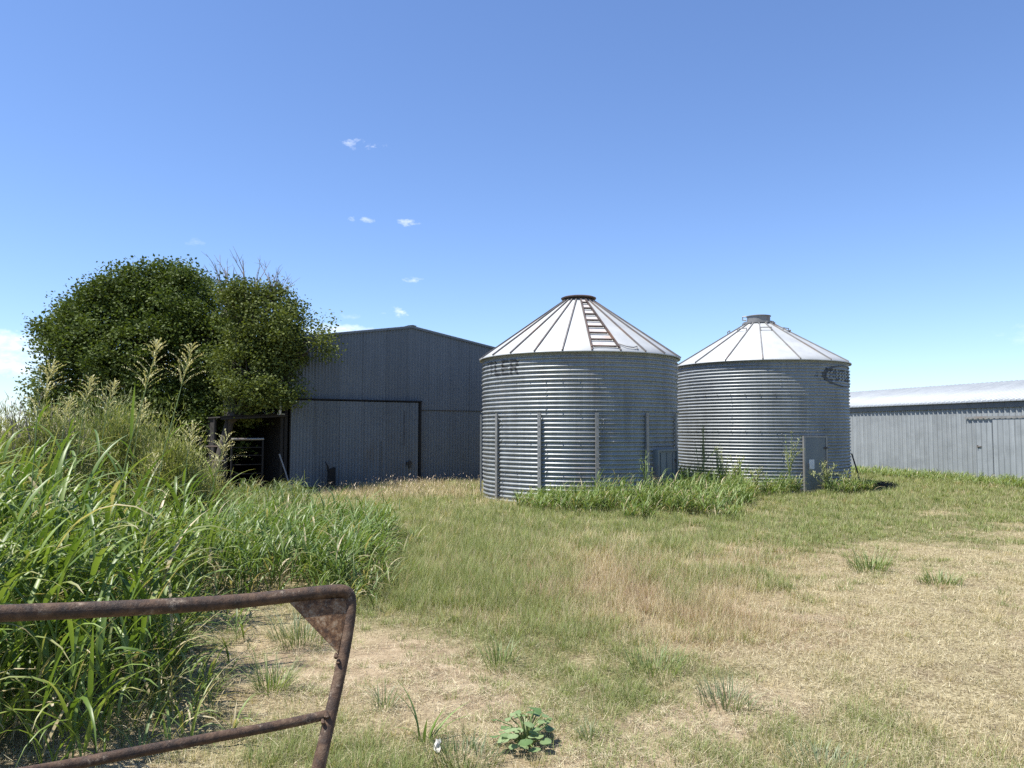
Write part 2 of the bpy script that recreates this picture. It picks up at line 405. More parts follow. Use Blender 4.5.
def grass_clumps():
    # the same grass, where it stands in small tussocks
    x, y = scatter(13500, 3.2, 28)
    px, py, bare, straw, red, g, tall, n2, n3 = cover(x, y)
    keep = rng.random(len(x)) < np.clip(.16 + .55*g + .5*tall + .06*bare, .08, 1)*(.3 + .8*sm(n2, .35, .65))
    x, y, g, tall, red, bare = x[keep], y[keep], g[keep], tall[keep], red[keep], bare[keep]; m = len(x)
    nb = 34; ci = np.repeat(np.arange(m), nb); n = m*nb
    rad = U(.03, .13, m)[ci]*np.sqrt(rng.random(n)); a = U(0, 2*PI, n)
    bx, by = x[ci] + rad*np.cos(a), y[ci] + rad*np.sin(a)
    L = ((.06 + .07*rng.random(m) + .24*tall*U(.4, 1, m))*(1-.35*bare))[ci]*U(.5, 1.1, n)
    grn = (rng.random(m) < np.clip(g*1.3 + .1 + .45*bare, .12, .95))[ci]
    hue = rng.random(m)[ci]
    gc = lerp((.115, .16, .045), (.30, .345, .12), np.clip(hue*.7 + rng.random(n)*.4, 0, 1)); dc = lerp((.36, .29, .16), (.62, .53, .34), rng.random(n))
    dc = np.where(((rng.random(m) < red*.7)[ci])[:, None], lerp((.29, .19, .125), (.46, .34, .23), rng.random(n)), dc)
    C = np.where((grn & (rng.random(n) < .88))[:, None], gc, dc)
    P = np.stack([bx, by, gz(bx, by) - .006], -1)
    V, Q, Cc = blades(P, L, np.maximum(.003, .00048*by)*U(.7, 1.4, n), a + rng.normal(0, .6, n), U(.05, .7, n), U(.2, 1.4, n), C, k=3)
    o = mesh_np('short_grass', V, Q, M_SHORT, col=Cc); tag(o, 'small tussocks of green and tan grass spread through the yard', 'grass', kind='stuff')

def straw_litter():
    x, y = scatter(330000, 3.2, 32)
    px, py, bare, straw, red, g, tall, n2, n3 = cover(x, y)
    keep = rng.random(len(x)) < (.14 + .75*straw + .45*bare)*(1-.45*g)*(.25 + 1.2*sm(n3, .3, .65))
    x, y, red, straw = x[keep], y[keep], red[keep], straw[keep]; n = len(x)
    C = lerp((.30, .25, .135), (.76, .69, .48), rng.random(n)**.9)
    C = np.where((rng.random(n) < .28)[:, None], lerp((.09, .07, .042), (.24, .18, .12), rng.random(n)), C)
    P = np.stack([x, y, gz(x, y) + U(.002, .02, n)], -1)
    V, Q, Cc = blades(P, U(.03, .12, n), np.maximum(.0022, .0004*y)*(.7+.6*rng.random(n)), U(0, 2*PI, n), U(1.15, 1.6, n), U(-.3, .5, n), C, k=2)
    o = mesh_np('dry_straw', V, Q, M_DRY, col=Cc)
    tag(o, 'tan straw and mown clippings lying over the bare dry ground', 'straw', kind='stuff')

def dry_grass():
    # pale bleached stems in front of the barn door
    n = 9000
    px = rng.normal(415, 48, n); d = U(19.0, 25.2, n); x = (px-512)/F_PX*d*1.003
    ok = outside(x, d) & (px < 500) & (px > 318); x, d = x[ok], d[ok]; n = len(x)
    C = lerp((.36, .29, .16), (.62, .53, .34), rng.random(n))
    C = np.where((rng.random(n) < .15)[:, None], lerp((.15, .17, .07), (.25, .26, .12), rng.random(n)), C)
    P = np.stack([x, d, gz(x, d)], -1)
    p1 = blades(P, U(.10, .32, n), U(.006, .012, n), U(0, 2*PI, n), U(0, .5, n), U(.1, 1.2, n), C, k=3)
    m = n//14
    tips = P[:m] + np.stack([U(-.08, .08, m), U(-.08, .08, m), U(.18, .38, m)], -1)
    p2 = blades(tips, U(.04, .09, m), U(.012, .022, m), U(0, 2*PI, m), U(.2, 1.2, m), U(0, .8, m), lerp((.42, .33, .24), (.58, .48, .36), rng.random(m)), k=2)
    V, Q, Cc = cat([p1, p2])
    o = mesh_np('dry_grass', V, Q, M_DRY, col=Cc)
    tag(o, 'pale bleached dry grass growing along the foot of the dark barn front', 'grass', kind='stuff')
short_grass(); grass_clumps(); straw_litter(); dry_grass()

# ------------------------------------------------------------------ tall leafy grass (sorghum-like)
def tall_plants(x, y, hgt, leaf_len, leaf_w, nleaf=8, lean=.25, dry=.08, palette=((.075, .135, .020), (.205, .285, .062)), k=7, wind=.6):
    """stems with arching strap leaves; returns one (V,Q,C)"""
    n = len(x); z = gz(x, y)
    az = U(0, 2*PI, n); ln = U(0, lean, n)
    base = np.stack([x, y, z-.01], -1)
    stemC = lerp((.085, .13, .035), (.16, .21, .07), rng.random(n))
    st = blades(base, hgt, np.maximum(.006, .0007*y)*np.ones(n), az, ln*.4, ln, stemC, k=4)
    st2 = blades(base, hgt, np.maximum(.006, .0007*y)*np.ones(n), az, ln*.4, ln, stemC, k=4, twist=np.full(n, 1.5))
    parts = [st, st2]
    Pall, Lall, Wall, Aall, T0, Bd, Cl, Tp = [], [], [], [], [], [], [], []
    for j in range(nleaf):
        f = (j+.3)/nleaf*(.55+.45*rng.random(n))
        th = ln*.4 + ln*.5*f
        p = base + np.stack([np.sin(th)*np.cos(az), np.sin(th)*np.sin(az), np.cos(th)], -1)*(hgt*f)[:, None]
        Pall.append(p)
        Lall.append(leaf_len*U(.55, 1.15, n)*(1 - .25*f)); Wall.append(leaf_w*U(.45, 1.25, n))
        a = az*0 + U(0, 2*PI, n); a = np.where(rng.random(n) < wind*.5, U(-.9, .9, n), a); Aall.append(a)
        T0.append(U(.12, .55, n)); Bd.append(U(.5, 2.5, n))
        c = lerp(palette[0], palette[1], rng.random(n))
        isd = rng.random(n) < dry*(1.6 if j < 2 else .6)
        c = np.where(isd[:, None], lerp((.34, .28, .15), (.52, .45, .28), rng.random(n)), c)
        Cl.append(c); Tp.append(np.where((rng.random(n) < .3)[:, None], lerp((.32, .3, .12), (.45, .4, .22), rng.random(n)), c))
    parts.append(blades(np.concatenate(Pall), np.concatenate(Lall), np.concatenate(Wall), np.concatenate(Aall), np.concatenate(T0),
                        np.concatenate(Bd), np.concatenate(Cl), k=k, across=3, tipcol=np.concatenate(Tp), prof='strap', twist=U(-.5, .5, n*nleaf)))
    return cat(parts)

def region(n, test, x0, x1, y0, y1):
    x = U(x0, x1, n*6); y = U(y0, y1, n*6)
    ok = test(x, y) & outside(x, y); return x[ok][:n], y[ok][:n]

# (a) the near stand behind the gate
def near_test(x, y):
    edge = -2.05 - .36*np.clip(y-4.8, 0, 3) + .25*(fbm(x*1.3, y*1.3, 41)-.5)*2
    return (x < edge) & (fbm(x*1.1, y*1.1, 77) > .34)
xa, ya = region(520, near_test, -7.5, -1.8, 3.9, 8.2)
pn = tall_plants(xa, ya, U(.85, 1.45, len(xa))*np.where(xa > -2.35, .68, 1)*(1 + .22*sm(-xa/np.maximum(ya, 1), .52, .66)), .76, .034, 9, .38, .12)
xb, yb = region(420, near_test, -7.5, -1.8, 3.9, 8.0)
pb = tall_plants(xb, yb, U(.15, .6, len(xb)), .60, .019, 7, .8, .14)
def left_test(x, y):
    px, _ = pix(x, y); return (px > -160) & (px < 95) & (x < -2.3)
xc, yc = region(95, left_test, -6.5, -2.3, 4.6, 7.6)
pc = tall_plants(xc, yc, U(1.35, 1.95, len(xc)), .72, .030, 10, .26, .10)
V, Q, C = cat([pn, pb, pc])
tag(mesh_np('tall_grass', V, Q, M_GRASS, col=C, smooth=True), 'dense stand of tall strap leaved green grass right behind the rusty gate', 'tall grass', kind='stuff')
# (b) the second, lower stand reaching to the middle
def mid_test(x, y):
    px, _ = pix(x, y)
    edge = -1.62 - .10*np.abs(y-9) + (fbm(x*.9, y*.9, 51)-.5)*.5
    return (x < edge) & (y > 7.5 + .35*np.sin(x*2.1)) & (px > -60)
xa, ya = region(1500, mid_test, -9.5, -1.1, 7.4, 12.6)
hs = U(.40, .78, len(xa))*(.82 + .18*sm(-xa, 1.4, 2.4))
V, Q, C = tall_plants(xa, ya, hs, .54, .023, 7, .45, .08, ((.075, .135, .028), (.19, .27, .075)), 6)
tag(mesh_np('tall_grass', V, Q, M_GRASS, col=C, smooth=True), 'lower bank of bright green tall grass between gate and barn', 'tall grass', kind='stuff')
def fringe_test(x, y):
    e1 = -2.05 - .36*np.clip(y-4.8, 0, 3); e2 = -1.62 - .10*np.abs(y-9); e = np.where(y < 7.4, e1, e2)
    return (x > e-.15) & (x < e + .55*rng.random(len(x))**1.8) & (fbm(x*2.3, y*2.3, 99) > .42)
xa, ya = region(420, fringe_test, -4, -.6, 3.9, 12.5)
V, Q, C = tall_plants(xa, ya, U(.08, .38, len(xa)), .40, .015, 6, .8, .22, ((.085, .14, .03), (.21, .28, .085)), 5)
tag(mesh_np('tall_grass', V, Q, M_GRASS, col=C, smooth=True), 'ragged fringe of small grass plants along the edge of the tall stand', 'tall grass', kind='stuff')
# (c) further back, below the shrubs and the open shed
def far_test(x, y):
    px, _ = pix(x, y); return (px > -80) & (px < 335 - 4*(y-12)) & (fbm(x*.5, y*.5, 61) > .36)
xa, ya = region(1300, far_test, -17, -2.5, 12.4, 20.5)
V, Q, C = tall_plants(xa, ya, U(.25, .62, len(xa)), .45, .019, 6, .5, .15, ((.075, .12, .03), (.17, .23, .07)), 4)
tag(mesh_np('tall_grass', V, Q, M_GRASS, col=C, smooth=True), 'rough tall grass below the shrubs and in front of the open shed', 'tall grass', kind='stuff')
# (d) the band in front of the bins
def bin_test(x, y):
    px, py = pix(x, y)
    front = np.minimum(np.hypot(x-BIN1[0], y-BIN1[1])-R1, np.hypot(x-BIN2[0], y-BIN2[1])-R2)
    nz = fbm(x*.9+3, y*.9, 88); return (px > 522 + 60*(nz-.5)) & (px < 872) & (front < .9 + 3.4*nz - 1.5*sm(px, 720, 770) - .8*sm(-px, -590, -530)) & (y < 22.5) & (y > 14.6) & (fbm(x*1.1, y*1.1, 71) > .38 + .08*(px > 800))
xa, ya = region(1500, bin_test, .1, 10.6, 14.4, 22.5)
px, _ = pix(xa, ya)
hs = np.where(rng.random(len(xa)) < .06, 1.45, 1)*U(.30, .80, len(xa))*(.45 + .55*sm(px, 525, 610))*np.where(px > 745, .62, 1)*np.where(px > 800, .75, 1)*sm(ya, 13.2, 16.6)*(.65 + .7*fbm(xa*1.1, ya*1.1, 90))
V, Q, C = tall_plants(xa, ya, hs, .46, .019, 7, .5, .15, ((.085, .145, .028), (.225, .31, .08)), 5)
tag(mesh_np('tall_grass', V, Q, M_GRASS, col=C, smooth=True), 'thick band of green tall grass along the foot of the two grain bins', 'tall grass', kind='stuff')
# (e) bright strip at the foot of the long shed
def shed_test(x, y):
    v = (x-SO[0])*SB[0] + (y-SO[1])*SB[1]; return (v > -2.4) & (v < -.05)
xa, ya = region(1100, shed_test, 12.0, 20.0, 21, 35)
V, Q, C = tall_plants(xa, ya, U(.10, .30, len(xa)), .30, .022, 5, .5, .08, ((.10, .16, .035), (.23, .30, .07)), 3)
tag(mesh_np('tall_grass', V, Q, M_GRASS, col=C, smooth=True), 'bright green strip of grass along the foot of the long low shed', 'tall grass', kind='stuff')

# ------------------------------------------------------------------ flowering stalks (individuals)
def panicle_parts(root, top, L, spread, lean_az):
    """seed head: rachis, whorled branches, spikelets; all local to root"""
    nb = 28
    t = np.sort(U(0, .97, nb)); az = np.arange(nb)*2.4 + U(-.3, .3, nb)
    ax = Vector((math.cos(lean_az)*.22, math.sin(lean_az)*.22, 1)).normalized()
    P = np.array([top + ax*(L*tt) for tt in t])
    bl = L*spread*(1.0 - .72*t)*U(.7, 1.15, nb); th = U(.55, .95, nb)*(1 - .35*t); bd = U(.2, .8, nb)
    C = lerp((.26, .28, .12), (.40, .38, .20), rng.random(nb))
    parts = [blades(P, bl, np.full(nb, .0035), az, th, bd, C, k=4)]
    m = 13
    PP, AZ, TH = [], [], []
    for i in range(nb):
        for q in range(m):
            s = (q+2.0)/(m+2); a = th[i] + bd[i]*s**1.4*.7
            PP.append(P[i] + np.array([math.sin(a*.9+th[i]*.1)*math.cos(az[i]), math.sin(a*.9+th[i]*.1)*math.sin(az[i]), math.cos(a)])*bl[i]*s)
            AZ.append(az[i] + random.uniform(-1.2, 1.2)); TH.append(a + random.uniform(-.5, .5))
    n = len(PP); PP = np.array(PP)
    parts.append(blades(PP, U(.012, .022, n), U(.006, .0105, n), np.array(AZ), np.array(TH), U(0, .4, n), lerp((.42, .42, .19), (.68, .62, .37), rng.random(n)), k=2, prof='strap'))
    return cat(parts)
def flower_stalk(px, d, py_top, label, L=.34, spread=.62, lean=(0, 0), leaves=3):
    b = at(px, d); b.z = float(gz(np.array([b.x]), np.array([b.y]))[0])
    h = at(px, d, py_top).z - b.z
    root = thing('flowering_grass_stalk', b, label, 'grass stalk', 'flowering grass stalks above the tall grass')
    lx, ly = lean; hs = h - L*.97
    top = Vector((lx, ly, hs))
    mid = Vector((lx*.25, ly*.25, hs*.5))
    pts = [Vector((0, 0, -.02)), mid, Vector((lx*.6, ly*.6, hs*.78)), top]
    mb = MB(); mb.tube(pts + [top + Vector((lx*.25, ly*.25, L*.9))], [.0055, .005, .004, .0032, .0015], 6); st = mb.build('stalk', M_STALK, root, True)
    V, Q, C = panicle_parts(root, top, L, spread*1.2, math.atan2(ly, lx) if (lx or ly) else 0)
    mesh_np('seed_head', V, Q, M_SEED, root, C)
    for j in range(leaves):
        f = .42 + .5*(j+random.random()*.6)/leaves; p = Vector((lx*f*f, ly*f*f, hs*f))
        c = lerp((.08, .145, .03), (.19, .27, .08), rng.random(1))
        V, Q, C = blades(np.array([p]), np.array([random.uniform(.4, .65)]), np.array([random.uniform(.018, .026)]), np.array([random.uniform(-PI, PI)]),
                         np.array([random.uniform(.25, .6)]), np.array([random.uniform(.8, 2.2)]), c, k=9, across=3, prof='strap')
        mesh_np('leaf', V, Q, M_GRASS, root, C, True)
    return root
M_STALK = plain('stalk_green', (.14, .19, .06), .5, 0, .2)
flower_stalk(96, 5.4, 343, 'tallest flowering grass stalk with open seed head against the dark tree', .34, .60, (.26, .05), 3)
flower_stalk(136, 5.8, 345, 'flowering stalk with a leaf at its open head, right of the tallest stalk', .36, .62, (.24, .08), 3)
flower_stalk(62, 6.6, 376, 'shorter flowering stalk with pinkish head left of the two tallest stalks', .26, .62, (.10, .05), 2)
flower_stalk(20, 4.9, 366, 'thick flowering stalk at the far left with head against the sky', .40, .58, (.02, .03), 4)
flower_stalk(178, 7.2, 424, 'yellowish flowering stalk in front of the yellow green shrub', .30, .72, (.03, .05), 2)
flower_stalk(190, 6.9, 436, 'rightmost flowering stalk, leaning out in front of the open shed', .30, .75, (.20, .05), 3)
flower_stalk(50, 7.4, 398, 'flowering stalk with loose head among grey twigs at the left edge', .28, .7, (.04, .05), 2)
flower_stalk(84, 7.0, 384, 'slender flowering stalk standing in front of the big grey green shrub', .30, .62, (.12, .04), 3)
flower_stalk(120, 7.6, 402, 'slender flowering stalk below the two tallest stalks, before the shrub', .28, .65, (.10, .05), 3)
flower_stalk(152, 8.2, 455, 'low flowering stalk half sunk in the grass below the shrubs', .26, .75, (-.03, .05), 2)

# ------------------------------------------------------------------ shrubs
def shrub(name, loc, rx, ry, h, ncl, label, cat_, pal, nleaf=60, ll=(.06, .14), lw=(.010, .020), twig=None, up=.5):
    root = thing(name, loc, label, cat_, 'shrubs in front of the trees')
    # clumps through a dome
    cx = rng.normal(0, 1, (ncl, 3)); cx /= np.linalg.norm(cx, axis=1)[:, None]; cx[:, 2] = np.abs(cx[:, 2])
    r = U(.35, 1.0, ncl)**.55
    lump = .62 + .72*fbm(np.arctan2(cx[:, 1], cx[:, 0])*2.4 + loc[0], cx[:, 2]*4 + loc[1], 5)
    cc = cx*r[:, None]*lump[:, None]*np.array([rx, ry, h*.92]); cc[:, 2] += .06
    n = ncl*nleaf
    ci = np.repeat(np.arange(ncl), nleaf)
    P = cc[ci] + np.clip(rng.normal(0, 1, (n, 3)), -1.8, 1.8)*np.array([.14, .14, .16])
    P[:, 2] = np.maximum(P[:, 2], .02)
    shade = U(0, 1, ncl)[ci]*.5 + rng.random(n)*.5
    C = lerp(pal[0], pal[1], shade)
    if len(pal) > 2: C = np.where((rng.random(n) < pal[3])[:, None], np.asarray(pal[2])[None, :]*U(.8, 1.15, n)[:, None], C)
    az = np.arctan2(P[:, 1], P[:, 0]) + rng.normal(0, 1.0, n)
    V, Q, Cc = blades(P, U(*ll, n), U(*lw, n), az, np.abs(rng.normal(up, .45, n)), U(0, .7, n), C, k=2)
    mesh_np('foliage', V, Q, M_SHRUB, root, Cc)
    mb = MB()
    for i in rng.choice(ncl, min(ncl, 46), replace=False):
        e = Vector(cc[i]); m = Vector((e.x*.4, e.y*.4, e.z*.55)); mb.tube([(e.x*.05, e.y*.05, -.03), m, e], [.016, .010, .003], 5, False)
    mb.build('stems', M_DEADTWIG, root, True)
    if twig:
        mb = MB()
        for i in range(twig):
            a = random.uniform(0, 2*PI); rr = random.uniform(.1, .9); b = Vector((math.cos(a)*rx*rr, math.sin(a)*ry*rr, h*random.uniform(.45, .8)))
            e = b + Vector((random.uniform(-.18, .18), random.uniform(-.18, .18), random.uniform(.35, .75)))
            mb.tube([b, (b+e)/2 + Vector((random.uniform(-.03, .03), 0, 0)), e], [.008, .006, .002], 4, False)
            for q in range(5):
                s = b.lerp(e, .25 + .15*q); t = s + Vector((random.uniform(-.13, .13), random.uniform(-.1, .1), random.uniform(.06, .2)))
                mb.tube([s, t], [.004, .0015], 4, False)
        mb.build('bare_twigs', M_DEADTWIG, root, True)
    return root
GREY = ((.10, .125, .045), (.27, .305, .125), (.44, .40, .22), .16)
YEL = ((.14, .16, .05), (.33, .35, .12), (.42, .40, .20), .15)
shrub('feathery_shrub', at(112, 12.8), 1.25, 1.1, 2.2, 620, 'big grey green feathery shrub in front of the dark round tree', 'shrub', GREY, 75)
shrub('feathery_shrub', at(170, 11.6), .44, .50, 1.70, 240, 'yellow green feathery shrub at the right end of the shrub row', 'shrub', YEL, 70)
shrub('feathery_shrub', at(203, 13.4), .30, .4, 1.0, 110, 'low olive shrub nearest to the open shed posts', 'shrub', ((.11, .125, .045), (.25, .26, .10), (.4, .36, .2), .15), 70)
shrub('feathery_shrub', at(34, 11.0), .85, .9, 2.05, 360, 'grey shrub with bare twigs on top at the left edge', 'shrub', ((.11, .135, .045), (.28, .31, .12), (.46, .42, .24), .2), 70, twig=34)
shrub('feathery_shrub', at(-40, 12.2), 1.1, 1.0, 2.25, 360, 'pale twiggy shrub cut by the left border of the picture', 'shrub', ((.10, .11, .06), (.24, .24, .14), (.40, .36, .25), .25), 60, twig=40)

# ------------------------------------------------------------------ trees
def tree(name, base, lobes, ncl, nleaf, label, pal, trunk_r, split, group, leaf=(.05, .095), csz=.26, twigs=None, gap=.36):
    root = thing(name, base, label, 'tree', group)
    bx = np.array(base)
    L = [np.array(l, float) for l in lobes]; w = np.array([l[3]*l[4] + l[3]*l[5] for l in L]); w /= w.sum()
    li = rng.choice(len(L), ncl, p=w)
    d = rng.normal(0, 1, (ncl, 3)); d /= np.linalg.norm(d, axis=1)[:, None]
    r = U(.25, 1.0, ncl)**.42*U(.9, 1.08, ncl)
    r = r*(.80 + .42*fbm(d[:, 0]*2.6 + li*7.7 + 40, d[:, 2]*2.6 + d[:, 1]*2.1 + 9, 19, 3))
    A = np.array([L[i] for i in li])
    cc = A[:, :3] + d*r[:, None]*A[:, 3:6] - bx
    cc[:, 2] = np.maximum(cc[:, 2], .25)
    hole = fbm(cc[:, 0]*1.25 + 31, cc[:, 2]*1.25 + cc[:, 1]*.9 + 17, 27, 2)
    ok = (hole > gap) | (r < .55); cc, li = cc[ok], li[ok]; ncl = len(cc)
    n = ncl*nleaf; ci = np.repeat(np.arange(ncl), nleaf)
    sz = csz*U(.6, 1.25, ncl)
    P = cc[ci] + np.clip(rng.normal(0, 1, (n, 3)), -1.7, 1.7)*sz[ci][:, None]*np.array([1, 1, .62])
    tone = U(0, 1, ncl)[ci]*.6 + rng.random(n)*.4
    C = lerp(pal[0], pal[1], tone)
    # leaf: a pointed oval lamina, folded at the midrib
    a = U(0, 2*PI, n); th = np.abs(rng.normal(1.2, .5, n)); ll = U(*leaf, n)
    u = np.stack([np.sin(th)*np.cos(a), np.sin(th)*np.sin(a), np.cos(th)-.3], -1); u /= np.linalg.norm(u, axis=1)[:, None]
    q = rng.normal(0, 1, (n, 3)); s = np.cross(u, q); s /= np.linalg.norm(s, axis=1)[:, None]
    nn = np.cross(u, s)
    V = np.stack([P, P + u*(ll*.45)[:, None] + s*(ll*.32)[:, None] + nn*(ll*.06)[:, None], P + u*ll[:, None],
                  P + u*(ll*.45)[:, None] - s*(ll*.32)[:, None] + nn*(ll*.06)[:, None]], 1).reshape(-1, 3)
    Q = np.arange(4*n).reshape(-1, 4)
    mesh_np('crown', V, Q, M_LEAF, root, np.repeat(C, 4, 0))
    mb = MB(); sp = Vector(split)
    mb.tube([(0, 0, -.1), (sp.x*.3 + .05, sp.y*.3, sp.z*.5), sp], [trunk_r*1.25, trunk_r, trunk_r*.8], 10)
    hubs = []
    for l in L:
        c = Vector(l[:3]) - Vector(base); m = sp.lerp(c, .5) + Vector((random.uniform(-.2, .2), random.uniform(-.2, .2), .15))
        mb.tube([sp, m, c], [trunk_r*.6, trunk_r*.42, trunk_r*.22], 7); hubs.append((m, c))
    tr = mb.build('trunk', M_BARK, root, True)
    mb = MB()
    for i in rng.choice(ncl, min(ncl, 150), replace=False):
        m, c = hubs[li[i]]; e = Vector(cc[i]); s = m.lerp(c, random.uniform(.1, 1)); k = s.lerp(e, .5) + Vector((random.uniform(-.12, .12), random.uniform(-.12, .12), random.uniform(-.05, .15)))
        mb.tube([s, k, e], [trunk_r*.16, trunk_r*.10, .006], 5, False)
    mb.build('branches', M_BARK, root, True)
    if twigs:
        mb = MB()
        for (tb, te, cnt) in twigs:
            tb = Vector(tb) - Vector(base); te = Vector(te) - Vector(base)
            mb.tube([tb, tb.lerp(te, .5) + Vector((.05, 0, .03)), te], [.035, .022, .006], 5, False)
            for q in range(cnt):
                s = tb.lerp(te, .2 + .75*q/cnt); dv = (te-tb).normalized()
                e = s + dv*random.uniform(.3, .75) + Vector((random.uniform(-.35, .35), random.uniform(-.3, .3), random.uniform(-.05, .25)))
                mb.tube([s, s.lerp(e, .5) + Vector((random.uniform(-.04, .04), 0, .02)), e], [.012, .008, .003], 4, False)
                for z in range(3):
                    s2 = s.lerp(e, random.uniform(.3, .9)); e2 = s2 + Vector((random.uniform(-.18, .18), random.uniform(-.18, .18), random.uniform(.02, .25)))
                    mb.tube([s2, e2], [.006, .002], 4, False)
        mb.build('bare_branches', M_DEADTWIG, root, True)
    return root
D = 24.0
def lob(px, py, d, rpx, rpy, rd=None):
    p = at(px, d, py); k = d/F_PX; return (p.x, p.y, p.z, rpx*k, rd if rd else rpx*k*.9, rpy*k)
tree('round_tree', tuple(at(140, D)), [lob(105, 340, D, 52, 52), lob(165, 315, D, 58, 56), lob(205, 345, D-.6, 42, 60), lob(75, 372, D-.3, 38, 42), lob(140, 400, D-.6, 70, 60),
      lob(65, 335, D+.4, 26, 24), lob(190, 420, D-.4, 48, 45), lob(120, 300, D, 34, 30), lob(178, 292, D+.2, 36, 26), lob(92, 318, D, 36, 36), lob(132, 292, D, 40, 30), lob(110, 440, D-.6, 70, 34), lob(185, 445, D-.3, 40, 30), lob(150, 360, D, 80, 70), lob(226, 312, D-1.0, 32, 36), lob(232, 360, D-1.1, 26, 34), lob(215, 425, D-.9, 34, 34), lob(60, 400, D-.5, 34, 34)],
     1800, 100, 'dense dark green round tree behind the shrubs on the left', ((.044, .071, .014), (.122, .163, .037)), .22, (.1, 0, 1.6), 'trees by the barn', (.07, .125), .25)
D2 = 21.9
tree('loose_tree', tuple(at(214, 21.6)), [lob(265, 330, D2+.4, 38, 44), lob(297, 338, D2-.2, 33, 36), lob(308, 352, D2-.1, 22, 26), lob(248, 375, D2-.2, 34, 34), lob(232, 330, D2+1.7, 30, 38), lob(296, 372, D2-.1, 17, 24), lob(245, 300, D2+.3, 22, 20),
      lob(225, 395, D2+1.5, 28, 32), lob(258, 402, D2+.5, 24, 16), lob(300, 330, D2+.2, 22, 22), lob(243, 402, D2+.2, 26, 20), lob(278, 384, D2-.5, 26, 24), lob(255, 385, D2-.6, 26, 24)],
     900, 90, 'lighter olive green tree with bare grey branches on top, leaning over the barn corner', ((.054, .080, .016), (.155, .182, .046)), .15, (.35, .1, 1.9), 'trees by the barn', (.06, .11), .22,
     [(at(250, 22.2, 330), at(258, 22.4, 272), 9), (at(238, 22.4, 325), at(224, 22.6, 268), 8), (at(262, 22.2, 330), at(278, 22.3, 279), 10), (at(245, 22.4, 320), at(243, 22.5, 263), 10), (at(275, 22.2, 330), at(268, 22.2, 272), 9), (at(228, 22.6, 318), at(215, 22.7, 264), 8), (at(255, 22.1, 325), at(286, 22.2, 288), 8)], gap=.42)

